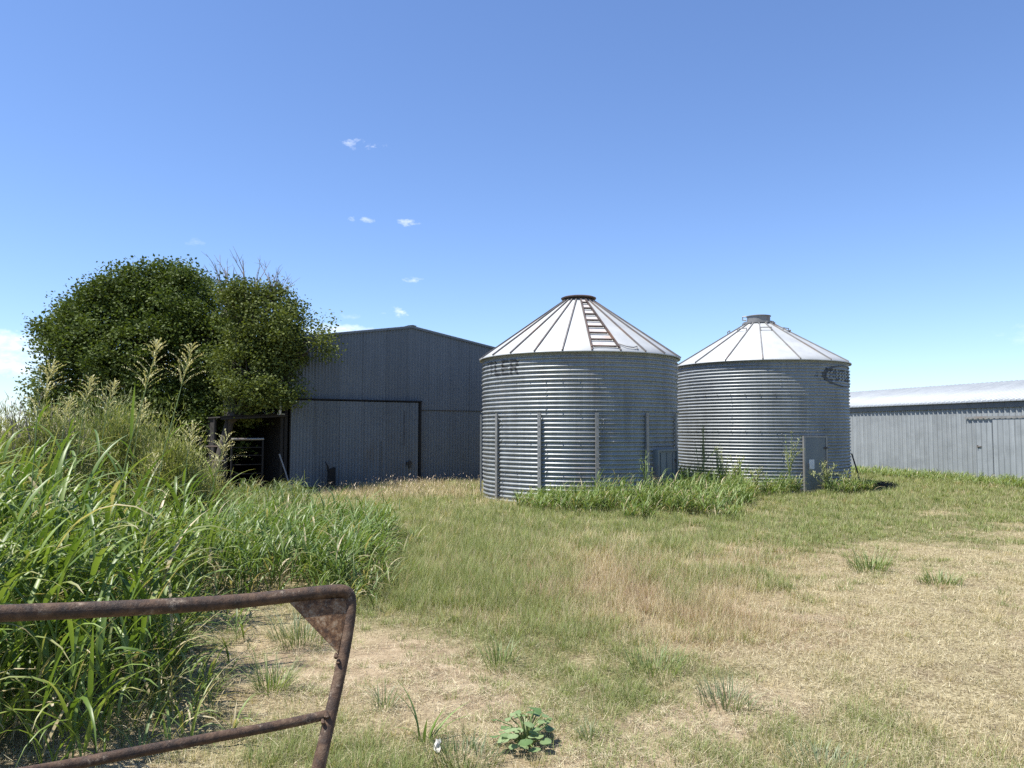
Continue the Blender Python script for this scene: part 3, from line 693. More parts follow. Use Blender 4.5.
# ------------------------------------------------------------------ grain bins
def bin_profile(z, H, p, amp, ring):
    st = np.floor((H - z)/ring + 1e-6)             # each lower ring tucks inside the one above
    return amp*np.sin(2*PI*z/p) - .006*st
def surf(R, prof, ang, z, off=0.0):
    """ang measured from the viewer-facing side towards the right"""
    r = R + prof(z) + off
    return np.stack([r*np.sin(ang), -r*np.cos(ang), z], -1)
def grain_bin(loc, R, H, p, amp, ring, apex, nrib, rib0, cap_r, mats, label, face):
    """face: heading of the side that looks at the camera"""
    root = thing('grain_bin', (loc[0], loc[1], -.03), label, 'grain bin', 'corrugated grain bins', rz=face)
    prof = lambda z: bin_profile(z, H, p, amp, ring)
    nz = int(round(H/p*10)); na = 160
    zs = np.linspace(0, H, nz+1); an = np.linspace(0, 2*PI, na, endpoint=False)
    AA, ZZ = np.meshgrid(an, zs)
    dent = .012*(fbm(np.cos(AA)*3 + 5, np.sin(AA)*3 + ZZ*.9, 31)-.5)*2
    V = surf(R, prof, AA, ZZ) ; V = V + np.stack([np.sin(AA)*dent, -np.cos(AA)*dent, 0*AA], -1)
    i = np.arange((nz+1)*na).reshape(nz+1, na); j = np.roll(i, -1, 1)
    Q = np.stack([i[:-1], j[:-1], j[1:], i[1:]], -1).reshape(-1, 4)
    # vertical lap seams with bolt heads, staggered ring by ring
    mb = MB(); nr = int(math.ceil(H/ring))
    for r_ in range(nr):
        z1 = H - r_*ring; z0 = max(.05, z1 - ring)
        for q in range(6):
            a = (q + (.5 if r_ % 2 else 0) + .21)*2*PI/6
            for b_ in range(9):
                z = z0 + (z1-z0)*(b_+.5)/9; c = Vector(surf(R, prof, a, z, .006)); e = Vector((math.sin(a), -math.cos(a), 0)); t = Vector((math.cos(a), math.sin(a), 0))
                mb.obox(c, e*.007, t*.011, Vector((0, 0, .011)))
        for q in range(40):
            a = q*2*PI/40; c = Vector(surf(R, prof, a, z0+.02, .006)); e = Vector((math.sin(a), -math.cos(a), 0)); t = Vector((math.cos(a), math.sin(a), 0))
            if r_ < nr-1: mb.obox(c, e*.008, t*.011, Vector((0, 0, .011)))
    V = V.reshape(-1, 3); Q = np.concatenate([Q, np.array(mb.f) + len(V)]); V = np.concatenate([V, np.array(mb.v)])
    wall = mesh_np('wall', V, Q, mats[0], root, smooth=True)
    # roof: a faceted cone of overlapping wedge sheets with raised ribs
    Re, Rc = R + .078, cap_r*.8
    ze = H - .035; zt = apex - .06
    nseg = nrib*4
    an = rib0 + np.arange(nseg)*2*PI/nseg
    rows = []
    for f in np.linspace(0, 1, 9):
        rr = Re + (Rc-Re)*f; zz = ze + (zt-ze)*f
        sag = -.012*np.sin(PI*f)*(1 - np.abs(((np.arange(nseg) % 4)-2)/2))   # sheets dish a little between ribs
        rows.append(np.stack([rr*np.sin(an), -rr*np.cos(an), np.full(nseg, zz) + sag], -1))
    lip = np.stack([Re*np.sin(an), -Re*np.cos(an), np.full(nseg, ze-.035)], -1)
    soff = np.stack([(R-.02)*np.sin(an), -(R-.02)*np.cos(an), np.full(nseg, ze+.02)], -1)
    V = np.concatenate([soff, lip] + rows); i = np.arange(len(V)).reshape(-1, nseg); j = np.roll(i, -1, 1)
    Q = np.stack([i[:-1], j[:-1], j[1:], i[1:]], -1).reshape(-1, 4)
    roof = mesh_np('roof', V, Q, mats[1], root)
    sl = Vector((0, 0, 1))
    for q in range(nrib):
        a = rib0 + q*2*PI/nrib; e = Vector((math.sin(a), -math.cos(a), 0))
        p0 = e*(Re+.01) + Vector((0, 0, ze+.012)); p1 = e*(Rc) + Vector((0, 0, zt+.012))
        MB().bar(p0, p1, mats[3], .045).build('roof_rib', mats[2], roof)
    return root, wall, roof, prof, (Re, Rc, ze, zt)

def on_wall(mb, R, prof, a0, a1, z0, z1, off, na=8, nz=14):
    """thin plate following the corrugated wall between two angles and heights"""
    A, Z = np.meshgrid(np.linspace(a0, a1, na), np.linspace(z0, z1, nz))
    out = surf(R, prof, A, Z, off).reshape(-1, 3); inn = surf(R, prof, A, Z, off-.003).reshape(-1, 3); n = len(out)
    f = []
    for i in range(nz-1):
        for j in range(na-1):
            b = i*na+j; f.append((b, b+1, b+na+1, b+na)); f.append((n+b, n+b+na, n+b+na+1, n+b+1))
    mb.add([tuple(v) for v in out] + [tuple(v) for v in inn], f)
GLYPH = {  # strokes on a 0..1 x 0..1 cell: (x0, x1, z0, z1)
 'B': [(0, .26, 0, 1), (.26, .8, .82, 1), (.26, .8, .42, .58), (.26, .8, 0, .18), (.74, 1, .56, .86), (.74, 1, .14, .44)],
 'U': [(0, .27, .14, 1), (.73, 1, .14, 1), (.1, .9, 0, .2)],
 'T': [(.36, .64, 0, .8), (0, 1, .8, 1)],
 'L': [(0, .28, 0, 1), (.28, 1, 0, .2)],
 'E': [(0, .28, 0, 1), (.28, 1, .82, 1), (.28, .9, .41, .59), (.28, 1, 0, .18)],
 'R': [(0, .28, 0, 1), (.28, .8, .82, 1), (.28, .8, .40, .56), (.72, 1, .54, .86), (.60, .84, .18, .42), (.76, 1, 0, .2)]}
def lettering(wall, R, prof, text, a0, da, cw, z0, h, off=.004):
    mb = MB()
    for k, ch in enumerate(text):
        for (x0, x1, y0, y1) in GLYPH[ch]:
            s = a0 + k*da
            on_wall(mb, R, prof, s + cw*x0, s + cw*x1, z0 + h*y0, z0 + h*y1, off + .0006*k % .003, 4, max(3, int(h*(y1-y0)/.012)))
    return mb.build('lettering', M_PAINT, wall, True)

A = math.radians
face1 = math.atan2(BIN1[0], BIN1[1])*-1      # turn so that local -Y looks at the camera
face2 = math.atan2(BIN2[0], BIN2[1])*-1
# bin 1 -----------------------------------------------------------
b1, wall1, roof1, prof1, rf1 = grain_bin(BIN1, R1, HB1, .72/7, .0180, .72, 5.24, 24, A(6.6), .42, (M_BIN, M_ROOF, M_RIB, .030),
    'weathered galvanised grain bin with roof ladder and upright stiffeners, left of the pair', face1)
lettering(wall1, R1, prof1, 'BUTLER', A(-75.3), A(7.0), A(5.8), 3.06, .37)
for a in (-81, -51, -21, 9, 38, 67, 98, 129, 160, 191, 222, 252):
    a = A(a); e = Vector((math.sin(a), -math.cos(a), 0)); t = Vector((math.cos(a), math.sin(a), 0)); c = e*(R1+.035)
    mb = MB(); z0, z1 = -.0, 2.13
    zm = Vector((0, 0, (z0+z1)/2)); hz = Vector((0, 0, (z1-z0)/2))
    mb.obox(c + e*.02 + zm, e*.003, t*.04, hz); mb.obox(c - t*.037 + zm, e*.017, t*.003, hz); mb.obox(c + t*.037 + zm, e*.017, t*.003, hz)
    for z in np.arange(.15, 2.1, .24): mb.obox(c + e*.026 + Vector((0, 0, z)), e*.006, t*.010, Vector((0, 0, .010)))
    mb.build('stiffener', M_POST, b1)
def door_panel(root, R, a_mid, w, z0, z1, off, ribs, frame_m, panel_m, paper=False, lip=.05):
    a = A(a_mid); e = Vector((math.sin(a), -math.cos(a), 0)); t = Vector((math.cos(a), math.sin(a), 0))
    c = e*(R + off); up = Vector((0, 0, 1)); zc = (z0+z1)/2; hz = (z1-z0)/2
    fr = MB()
    for s in (-1, 1): fr.obox(c + t*s*(w/2+.025) + up*zc - e*.03, t*.025, e*(lip+.03), up*(hz+.05))
    fr.obox(c + up*(z1+.025) - e*.03, t*(w/2), e*(lip+.03), up*.025); fr.obox(c + up*(z0-.025) - e*.03, t*(w/2), e*(lip+.03), up*.025)
    f = fr.build('door_frame', frame_m, root)
    d = MB(); d.obox(c + up*zc, t*(w/2-.004), e*.012, up*(hz-.004))
    for q in range(ribs): d.obox(c + e*.02 + t*(w*(q+.5)/ribs - w/2) + up*zc, t*.018, e*.010, up*(hz*.93))
    dd = d.build('door', panel_m, root)
    h = MB(); s = -1; h.tube([c + t*s*(w/2-.06) + e*.03 + up*zc, c + t*s*(w/2-.06) + e*.07 + up*(zc), c + t*s*(w/2-.06) + e*.07 + up*(zc-.13), c + t*s*(w/2-.06) + e*.03 + up*(zc-.13)], .010, 6)
    h.build('handle', M_DARKMETAL, dd)
    for z in (z0 + .2*(z1-z0), z0 + .8*(z1-z0)): MB().obox(c + t*(w/2-.01) + e*.03 + up*z, t*.05, e*.010, up*.025).build('hinge', M_DARKMETAL, dd)
    if paper:
        n = MB(); n.obox(c + e*.018 + t*(-w/2+.19) + up*(zc-.02), t*.085, e*.003, up*.13); n.build('notice_plate', M_WHITE, dd)
    return dd
door_panel(b1, R1, 54, .86, .10, 1.22, .03, 3, M_HATCH, M_HATCH)
# roof ladder between two ribs, rusted rungs
Re, Rc, ze, zt = rf1
a0, a1 = A(6.6), A(6.6 + 15)
def rp(f, a, lift): 
    rr = Re + (Rc-Re)*f; return Vector((rr*math.sin(a), -rr*math.cos(a), ze + (zt-ze)*f + lift))
lad = bpy.data.objects.new('roof_ladder', None); COL.objects.link(lad); lad.parent = b1
for k in range(8):
    f = .035 + .118*k
    MB().tube([rp(f, a0, .06), rp(f, a1, .06)], .018, 6).build('rung', M_CAPRUST, lad)
for a in (a0, a1): MB().bar(rp(.02, a, .045), rp(.93, a, .045), .032, .05).build('rail', M_CAPRUST, lad)
for f0 in np.linspace(.03, .86, 8):           # rust-streaked pieces of sheet under the rungs
    p = [rp(f0+.025, a0+.02, .012), rp(f0+.025, a1-.02, .012), rp(f0+.095, a1-.02, .012), rp(f0+.095, a0+.02, .012)]
    q = [v + Vector((0, 0, .006)) for v in p]
    mb = MB(); mb.add(p+q, [(3, 2, 1, 0), (4, 5, 6, 7), (0, 1, 5, 4), (1, 2, 6, 5), (2, 3, 7, 6), (3, 0, 4, 7)]); mb.build('ladder_tread', M_PANELRUST, lad)
mb = MB(); mb.tube([rp(.10, A(23), .03), rp(.045, A(26), .05), rp(.03, A(30), .05), rp(.05, A(33), .06), rp(.02, A(32), .03)], .014, 6); mb.build('bent_bracket', M_GREYPIPE, b1, True)
mb = MB(); zc = 5.24
mb.tube([(0, 0, zc-.10), (0, 0, zc-.045)], [.36, .36], 32); mb.tube([(0, 0, zc-.045), (0, 0, zc-.015), (0, 0, zc+.015), (0, 0, zc+.03)], [.46, .47, .40, .12], 32)
mb.build('roof_cap', M_CAPRUST, b1, True)
# bin 2 -----------------------------------------------------------
b2, wall2, roof2, prof2, rf2 = grain_bin(BIN2, R2, HB2, 1.02/11, .0168, 1.02, 5.10, 16, A(2), .42, (M_BIN2, M_ROOF, M_GREYPIPE, .026),
    'cleaner galvanised grain bin with grey roof collar and narrow door, right of the pair', face2)
lettering(wall2, R2, prof2, 'BUTLER', A(47), A(6.1), A(5.1), 3.11, .33)
mb = MB()                                       # oval emblem ring with speed strokes on its left
ca, cz, ra, rz_ = A(65), 3.26, A(24.5), .31
for i in range(72):
    t0, t1 = 2*PI*i/72, 2*PI*(i+1)/72
    pa = [ca + ra*math.cos(t0), ca + ra*math.cos(t1)]; pz = [cz + rz_*math.sin(t0), cz + rz_*math.sin(t1)]
    th = .024 + .022*max(0, -math.cos((t0+t1)/2))
    q = []
    for off in (.019, .013):
        for (a_, z_) in zip(pa, pz):
            k = 1 - th/rz_
            for m_ in (1, k):
                q.append(tuple(surf(R2, prof2, ca + (a_-ca)*m_, cz + (z_-cz)*m_, off)))
    mb.add(q, [(0, 2, 3, 1), (4, 5, 7, 6), (0, 4, 6, 2), (1, 3, 7, 5)])
for (s0, s1, z0, z1) in ((36, 43, 3.31, 3.37), (35, 42.5, 3.21, 3.265), (37.5, 44, 3.10, 3.15), (44, 53, 2.93, 2.985), (38.5, 45, 3.43, 3.475)):
    on_wall(mb, R2, prof2, A(s0), A(s1), z0, z1, .0035, 5, 7)
mb.build('emblem', M_PAINT, wall2, True)
dd = door_panel(b2, R2, 34, .66, .10, 1.52, .012, 0, M_POST, M_HATCH, True, .028)
Re, Rc, ze, zt = rf2
mb = MB(); zc = 5.10
mb.tube([(0, 0, zc-.10), (0, 0, zc-.04)], [.46, .46], 32); mb.tube([(0, 0, zc-.04), (0, 0, zc+.13)], [.345, .345], 32)
for q in range(12):
    a = 2*PI*q/12; mb.obox((.46*math.sin(a), -.46*math.cos(a), zc-.09), (.03, 0, 0), (0, .03, 0), (0, 0, .03))
col2 = mb.build('roof_collar', M_GREYPIPE, b2, True)
mb = MB(); mb.tube([(0, 0, zc+.13), (0, 0, zc+.15), (0, 0, zc+.165)], [.37, .37, .30], 32); mb.build('lid', M_GREYPIPE, col2, True)
mb = MB(); mb.tube([(-.36, -.12, zc+.02), (-.47, -.12, zc+.03), (-.47, -.12, zc+.13), (-.36, -.12, zc+.14)], .022, 6); mb.build('latch', M_GREYPIPE, col2, True)
for a in (-76.5, -31.75, 13.25, 58.25, 103.25, 148, 193, 238):      # step irons near the top of the roof
    a = A(a); f = .74
    lift = .10; e0 = a - .17; e1 = a + .17
    mb = MB(); mb.tube([rp(f, e0, .0), rp(f, e0, lift), rp(f, e1, lift), rp(f, e1, 0)], .016, 6); mb.build('step_iron', M_GREYPIPE, b2)

# ------------------------------------------------------------------ barn
def corr_panel(P0, U_, N_, L, zlo, ztop, pitch, amp, per=6):
    """vertically corrugated sheet from P0 along U_, normal N_; zlo/ztop are functions of s"""
    n = int(L/pitch*per); s = np.linspace(0, L, n+1); off = amp*np.sin(2*PI*s/pitch)
    bx = np.array(P0)[None, :2] + s[:, None]*np.array(U_)[None, :] + off[:, None]*np.array(N_)[None, :]
    lo = np.concatenate([bx, np.broadcast_to(np.vectorize(zlo)(s)[:, None], (n+1, 1))], 1)
    hi = np.concatenate([bx, np.broadcast_to(np.vectorize(ztop)(s)[:, None], (n+1, 1))], 1)
    V = np.concatenate([lo, hi]); i = np.arange(n)
    return V, np.stack([i, i+1, n+2+i, n+1+i], -1)
WB, EAVE, PEAK, DEEP = 7.86, 4.36, 4.98, 11.0
barn = thing('metal_barn', (BO[0], BO[1], 0), 'dark shaded corrugated metal barn with big sliding door', 'barn', rz=math.atan2(BW[1], BW[0]))
X_, Y_ = (1, 0), (0, 1)      # local: x along the front, y to the back
gable = lambda s: EAVE + (PEAK-EAVE)*(1 - abs(s - WB/2)/(WB/2))
def wallpart(P0, U_, N_, L, lo, hi, mat, nm='wall', pitch=.10, amp=.014):
    V, Q = corr_panel(P0, U_, N_, L, lo, hi, pitch, amp); return mesh_np(nm, V, Q, mat, barn, smooth=True)
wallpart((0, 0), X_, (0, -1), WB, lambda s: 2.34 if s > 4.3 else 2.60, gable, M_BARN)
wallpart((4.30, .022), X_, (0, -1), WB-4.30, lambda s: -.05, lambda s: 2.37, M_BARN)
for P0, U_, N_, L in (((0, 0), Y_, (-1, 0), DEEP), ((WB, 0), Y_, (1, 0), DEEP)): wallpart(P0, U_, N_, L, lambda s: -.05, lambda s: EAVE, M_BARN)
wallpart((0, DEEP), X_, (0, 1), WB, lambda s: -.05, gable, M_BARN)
mb = MB()
for s in (0, 1):
    xe = -.16 if s == 0 else WB+.16; ze_ = EAVE - .16*(PEAK-EAVE)/(WB/2)
    v = []
    for y in (-.06, DEEP+.06):
        for z in (.012, .035):
            v += [(xe, y, ze_+z), (WB/2, y, PEAK+z)]
    mb.add(v, [(0, 1, 5, 4), (2, 6, 7, 3), (0, 2, 3, 1), (4, 5, 7, 6), (0, 4, 6, 2), (1, 3, 7, 5)])
roofb = mb.build('roof', M_SHEDROOF, barn)
mb = MB(); mb.add([(WB/2-.16, -.09, PEAK+.03), (WB/2, -.09, PEAK+.055), (WB/2+.16, -.09, PEAK+.03), (WB/2-.16, DEEP+.09, PEAK+.03), (WB/2, DEEP+.09, PEAK+.055), (WB/2+.16, DEEP+.09, PEAK+.03)],
                  [(0, 1, 4, 3), (1, 2, 5, 4), (0, 2, 1), (3, 4, 5)]); mb.build('ridge_cap', M_DARKMETAL, roofb)
# rake trim
for s in (0, 1):
    a_, b_ = ((-.16, -.045, EAVE-.03), (WB/2, -.045, PEAK-.01)) if s == 0 else ((WB+.16, -.045, EAVE-.03), (WB/2, -.045, PEAK-.01))
    MB().bar(a_, b_, .02, .06).build('rake_trim', M_BARN, barn)
# door
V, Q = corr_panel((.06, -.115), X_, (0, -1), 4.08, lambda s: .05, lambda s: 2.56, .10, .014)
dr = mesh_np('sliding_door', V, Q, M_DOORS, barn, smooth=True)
mb = MB(); mb.box(.04, .10, -.09, -.05, .04, 2.56); mb.box(4.07, 4.13, -.09, -.05, .04, 2.56); mb.box(.10, 4.07, -.09, -.05, .06, .14); mb.box(.10, 4.07, -.09, -.05, 1.3, 1.38); mb.build('door_frame', M_DARKMETAL, dr)
mb = MB(); mb.box(3.72, 3.90, -.17, -.127, .62, .70); mb.box(3.79, 3.85, -.20, -.127, .52, .74); mb.build('handle', M_DARKMETAL, dr)
MB().box(2.86, 2.872, -.132, -.126, .06, 1.35).build('seam', M_DARKMETAL, dr); MB().box(3.64, 3.648, -.132, -.126, 1.22, 2.3).build('seam', M_DARKMETAL, dr)
MB().box(-.05, 4.26, -.15, -.02, 2.585, 2.62).build('door_track', M_CHAR_SHADE, barn)
MB().box(4.18, 4.25, -.10, .06, -.05, 2.58).build('door_jamb', M_CHAR_SHADE, barn)
MB().box(-.10, -.012, -.03, .10, -.05, 2.60).build('corner_post', M_DARKWOOD, barn)
MB().box(4.31, WB, -.006, .010, 2.325, 2.345).build('girt_line', M_DARKMETAL, barn)
MB().box(.02, 4.3, .5, .52, -.03, 2.55).build('inner_panel', M_DARKWOOD, barn)

# lean-to on the barn's left side
lt = thing('open_shed', (BO[0], BO[1], 0), 'low dark open shed with flat tin roof leaning on the barn side', 'shed', rz=math.atan2(BW[1], BW[0]))
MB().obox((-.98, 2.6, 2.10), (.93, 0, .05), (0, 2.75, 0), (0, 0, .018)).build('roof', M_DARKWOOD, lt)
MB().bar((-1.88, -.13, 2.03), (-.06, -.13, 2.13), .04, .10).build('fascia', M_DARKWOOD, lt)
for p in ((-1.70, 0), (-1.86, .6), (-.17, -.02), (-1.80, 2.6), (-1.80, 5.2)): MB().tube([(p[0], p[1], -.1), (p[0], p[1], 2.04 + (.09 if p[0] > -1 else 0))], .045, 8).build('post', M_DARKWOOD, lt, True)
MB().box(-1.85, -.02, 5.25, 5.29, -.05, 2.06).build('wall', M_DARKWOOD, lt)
MB().box(-.075, -.04, .14, 5.2, -.05, 2.08).build('shade_lining', M_DARKWOOD, lt)  # dark board added over the barn side to stand in for interior shade
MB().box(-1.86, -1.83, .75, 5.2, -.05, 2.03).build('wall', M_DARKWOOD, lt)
for z in (.45, .85, 1.25): MB().tube([(-1.72, -.02, z), (-2.30, .25, z)], .025, 6).build('rail', M_DARKMETAL, lt, True)
MB().tube([(-2.30, .25, -.1), (-2.30, .25, 1.5)], .04, 8).build('post', M_DARKWOOD, lt, True)
# metal panel standing in its mouth
pn_ = thing('stock_panel', (BO[0], BO[1], 0), 'grey pipe stock panel standing in the mouth of the open shed', 'panel', rz=math.atan2(BW[1], BW[0]))
MB().tube([(-1.64, -.30, 1.45), (-.76, -.30, 1.45)], .030, 8).build('top_rail', M_GREYPIPE, pn_, True)
for x in (-1.62, -.78): MB().tube([(x, -.30, 0), (x, -.30, 1.42)], .026, 8).build('upright', M_CHAR_SHADE, pn_, True)  # pipes coloured near-black to stand in for shade; only the sunlit top rail is grey
for z in (.25, .5, .75, 1.0, 1.22): MB().tube([(-1.62, -.30, z), (-.78, -.30, z)], .014, 6).build('rail', M_CHAR_SHADE, pn_, True)  # same shade put into the colour of the thin rails
pole = MB(); pole.tube([(-.28, -.18, 1.02), (-.14, -.34, .5), (-.02, -.48, -.02)], .022, 7)
tag(pole.build('leaning_pole', M_GREYPIPE, None, True), 'thin grey pole leaning at the mouth of the open shed', 'pole'); o = COL.objects[-1]
o.location = (BO[0], BO[1], 0); o.rotation_euler = (0, 0, math.atan2(BW[1], BW[0]))
pipe = thing('downpipe', (-6.58, 21.85, 0), 'short white downpipe standing above the open shed at the barn corner', 'pipe')
mb = MB(); mb.tube([(0, 0, 2.14), (0, 0, 3.02), (.04, .06, 3.12)], .036, 12); mb.build('pipe', M_WHITE, pipe, True)
mb = MB(); mb.box(-.08, .14, -.012, .012, 2.13, 2.165); mb.build('bracket', M_GREYPIPE, pipe)
# dark stump-like object at the door foot
st = thing('broken_post', at(328, 22.3), 'small black broken post stub standing against the barn door', 'post stub', rz=math.atan2(BW[1], BW[0]))
mb = MB(); mb.add([(-.02, -.10, -.05), (.20, -.10, -.05), (.20, .06, -.05), (-.02, .06, -.05), (-.01, -.09, .58), (.19, -.09, .62), (.19, .05, .64), (-.01, .05, .56)],
                  [(3, 2, 1, 0), (4, 5, 6, 7), (0, 1, 5, 4), (1, 2, 6, 5), (2, 3, 7, 6), (3, 0, 4, 7)]); mb.build('stub', M_CHAR_SHADE, st, bevel=.012)
mb = MB(); mb.tube([(0, -.02, .5), (-.04, -.03, .68), (-.11, -.02, .80)], [.035, .025, .006], 6); mb.build('splinter', M_CHAR_SHADE, st)

# ------------------------------------------------------------------ long low shed on the right
sh = thing('long_shed', (SO[0], SO[1], 0), 'long low grey ribbed metal shed with pale roof at the right edge', 'shed', rz=math.atan2(SD[1], SD[0]))
# local x runs along the wall towards the camera, local +y = SB (away to the right)
SE, SR, SX0, SX1, SW = 2.72, 3.52, -5.0, 19.0, 3.1
def ribbed(y, z0, z1, ny, mat, nm, x0=SX0, x1=SX1, pitch=.22):
    s = []; o = []
    k = x0
    while k < x1:
        for q, f in ((0, 0), (.02, 1), (.05, 1), (.07, 0), (.13, 0), (.137, .25), (.144, 0)):
            if k+q < x1: s.append(k+q); o.append(f*.038)
        k += pitch
    s = np.array(s); o = np.array(o); n = len(s)
    lo = np.stack([s, y + ny*o, np.full(n, z0)], -1); hi = np.stack([s, y + ny*o, np.full(n, z1)], -1)
    i = np.arange(n-1); return mesh_np(nm, np.concatenate([lo, hi]), np.stack([i, i+1, n+1+i, n+i], -1), mat, sh)
ribbed(0, -.05, SE-.02, -1, M_SHED, 'wall'); ribbed(2*SW, -.05, SE-.02, 1, M_SHED, 'wall')
for x in (SX0, SX1):
    mb = MB(); mb.add([(x, 0, -.05), (x, 2*SW, -.05), (x, 2*SW, SE), (x, SW, SR), (x, 0, SE), (x+.03, 0, -.05), (x+.03, 2*SW, -.05), (x+.03, 2*SW, SE), (x+.03, SW, SR), (x+.03, 0, SE)],
                      [(4, 3, 2, 1, 0), (5, 6, 7, 8, 9), (0, 1, 6, 5), (1, 2, 7, 6), (2, 3, 8, 7), (3, 4, 9, 8), (4, 0, 5, 9)]); mb.build('wall', M_SHED, sh)
sl_ = (SR-SE)/SW
for sgn in (-1, 1):
    s = []; o = []; k = SX0-.15
    while k < SX1+.15:
        for q, f in ((0, 0), (.02, 1), (.05, 1), (.07, 0)): s.append(k+q); o.append(f*.026)
        k += .22
    s = np.array(s); o = np.array(o); n = len(s); rows = []
    for yy, zz, dz in ((SW + sgn*(SW+.17), SE - .17*sl_ - .02, 0), (SW + sgn*(SW+.17), SE - .17*sl_ + .03, 1), (SW, SR + .03, 1)):
        rows.append(np.stack([s, np.full(n, yy), zz + o*dz], -1))
    V = np.concatenate(rows); i = np.arange(n-1); Q = np.concatenate([np.stack([i+r*n, i+1+r*n, n+1+i+r*n, n+i+r*n], -1) for r in range(2)])
    mesh_np('roof', V, Q, M_SHEDROOF, sh)
MB().box(SX0, SX1, -.075, -.042, SE-.262, SE-.05).build('eave_shade_strip', M_BARN, sh)  # dark strip added to stand in for the shadow band below the eave
# two doors in the near end of the wall
mb = MB(); x0 = 6.35
dsh = MB(); dsh.box(x0, x0+.72, -.052, -.026, .06, 1.95)
dshed = dsh.build('door', M_SHED, sh)
mb.box(x0+.10, x0+.26, -.085, -.053, 1.12, 1.15); mb.box(x0+.10, x0+.13, -.10, -.053, 1.09, 1.18); mb.build('handle', M_POST, dshed)
MB().box(x0-.4, x0+6, -.075, -.045, 2.10, 2.17).build('door_track', M_POST, sh)
mb = MB(); mb.box(x0+.74, x0+3.4, -.05, -.028, .06, 2.08); mb.build('sliding_door', M_SHED, sh)

# ------------------------------------------------------------------ debris at the right bin's foot
rod = MB(); rod.tube([(-.10, .0, 1.0), (.02, -.02, .55), (.16, -.05, -.03)], .022, 7)
o = rod.build('leaning_rod', M_DARKMETAL, None, True); o.location = at(856, 23.0); tag(o, 'thin dark rod leaning against the right side of the right grain bin', 'rod')
tg = thing('wire_tangle', at(870, 22.9), 'dark tangle of old wire and brush lying beside the leaning rod', 'wire tangle')
for nm, mt, cnt in (('wire', M_DARKMETAL, 34), ('brush', M_BARK, 60)):
    mb = MB()
    for q in range(cnt):
        a = random.uniform(0, PI*2); c = Vector((random.uniform(-.35, .45), random.uniform(-.22, .22), 0)); pts = []
        for t in range(7):
            pts.append(c + Vector((math.cos(a+t*.5)*.16*t/3, math.sin(a+t*.5)*.14*t/3, .02 + .14*math.sin(PI*t/6)*random.uniform(.5, 1.4))))
        mb.tube(pts, .008, 5, False)
    mb.build(nm, mt, tg, True)

# ------------------------------------------------------------------ weeds against the bins
def weed(px, d, py_top, label, nbr=7, spread=.35, leafc=((.20, .23, .10), (.46, .46, .25)), lean=0.0, n=34):
    b = at(px, d); h = at(px, d, py_top).z
    root = thing('tall_weed', b, label, 'weed', 'tall weeds against the grain bins')
    mb = MB(); tips = []
    for k in range(nbr):
        a = random.uniform(0, 2*PI); z0 = h*random.uniform(.02, .5); hh = h*random.uniform(.55, 1.0) if k else h
        e = Vector((math.cos(a)*spread*random.uniform(.3, 1)*(k > 0) + lean, math.sin(a)*spread*random.uniform(.3, 1)*(k > 0), hh))
        s = Vector((lean*z0/h, 0, z0*(k > 0) - .03*(k == 0))); m = s.lerp(e, .5) + Vector((random.uniform(-.04, .04), 0, .05))
        mb.tube([s, m, e], [.011, .008, .003], 5, False); tips.append((s, m, e))
    mb.build('stems', M_STALK, root, True)
    P = []
    for (s, m, e) in tips:
        for q in range(n):
            t = random.random()**.75; p = s.lerp(m, t*2) if t < .5 else m.lerp(e, t*2-1); P.append(p + Vector((random.gauss(0, .03), random.gauss(0, .03), random.gauss(0, .02))))
    P = np.array(P); n_ = len(P)
    V, Q, C = blades(P, U(.05, .13, n_), U(.010, .020, n_), U(0, 2*PI, n_), U(.3, 1.4, n_), U(0, 1.2, n_), lerp(leafc[0], leafc[1], rng.random(n_)), k=3, prof='strap')
    mesh_np('leaves', V, Q, M_SHRUB, root, C)
    return root
weed(704, 20.5, 424, 'tall thin weed near the left edge of the right bin', 8, .30)
weed(722, 20.3, 446, 'bushy pale weed on the right of the thin weed at the right bin', 12, .34)
weed(738, 20.2, 456, 'short pale weed left of the middle of the right bin', 9, .30)
weed(789, 20.4, 433, 'tall forked weed standing just left of the narrow bin door', 7, .38, lean=.10)
weed(757, 20.2, 466, 'low leafy weed at the middle of the right bin foot', 7, .26)
weed(826, 20.9, 462, 'sprawling weed in front of the narrow bin door', 12, .55)
weed(846, 21.2, 470, 'low sprawling weed at the right end of the right bin foot', 9, .40)
weed(646, 17.2, 450, 'thin wispy weed in front of the left bin hatch', 6, .42, ((.14, .2, .06), (.3, .36, .15)), n=14)
weed(700, 20.75, 468, 'dark leafy weed close to the left edge of the right bin', 8, .22, ((.02, .035, .012), (.05, .07, .025)))

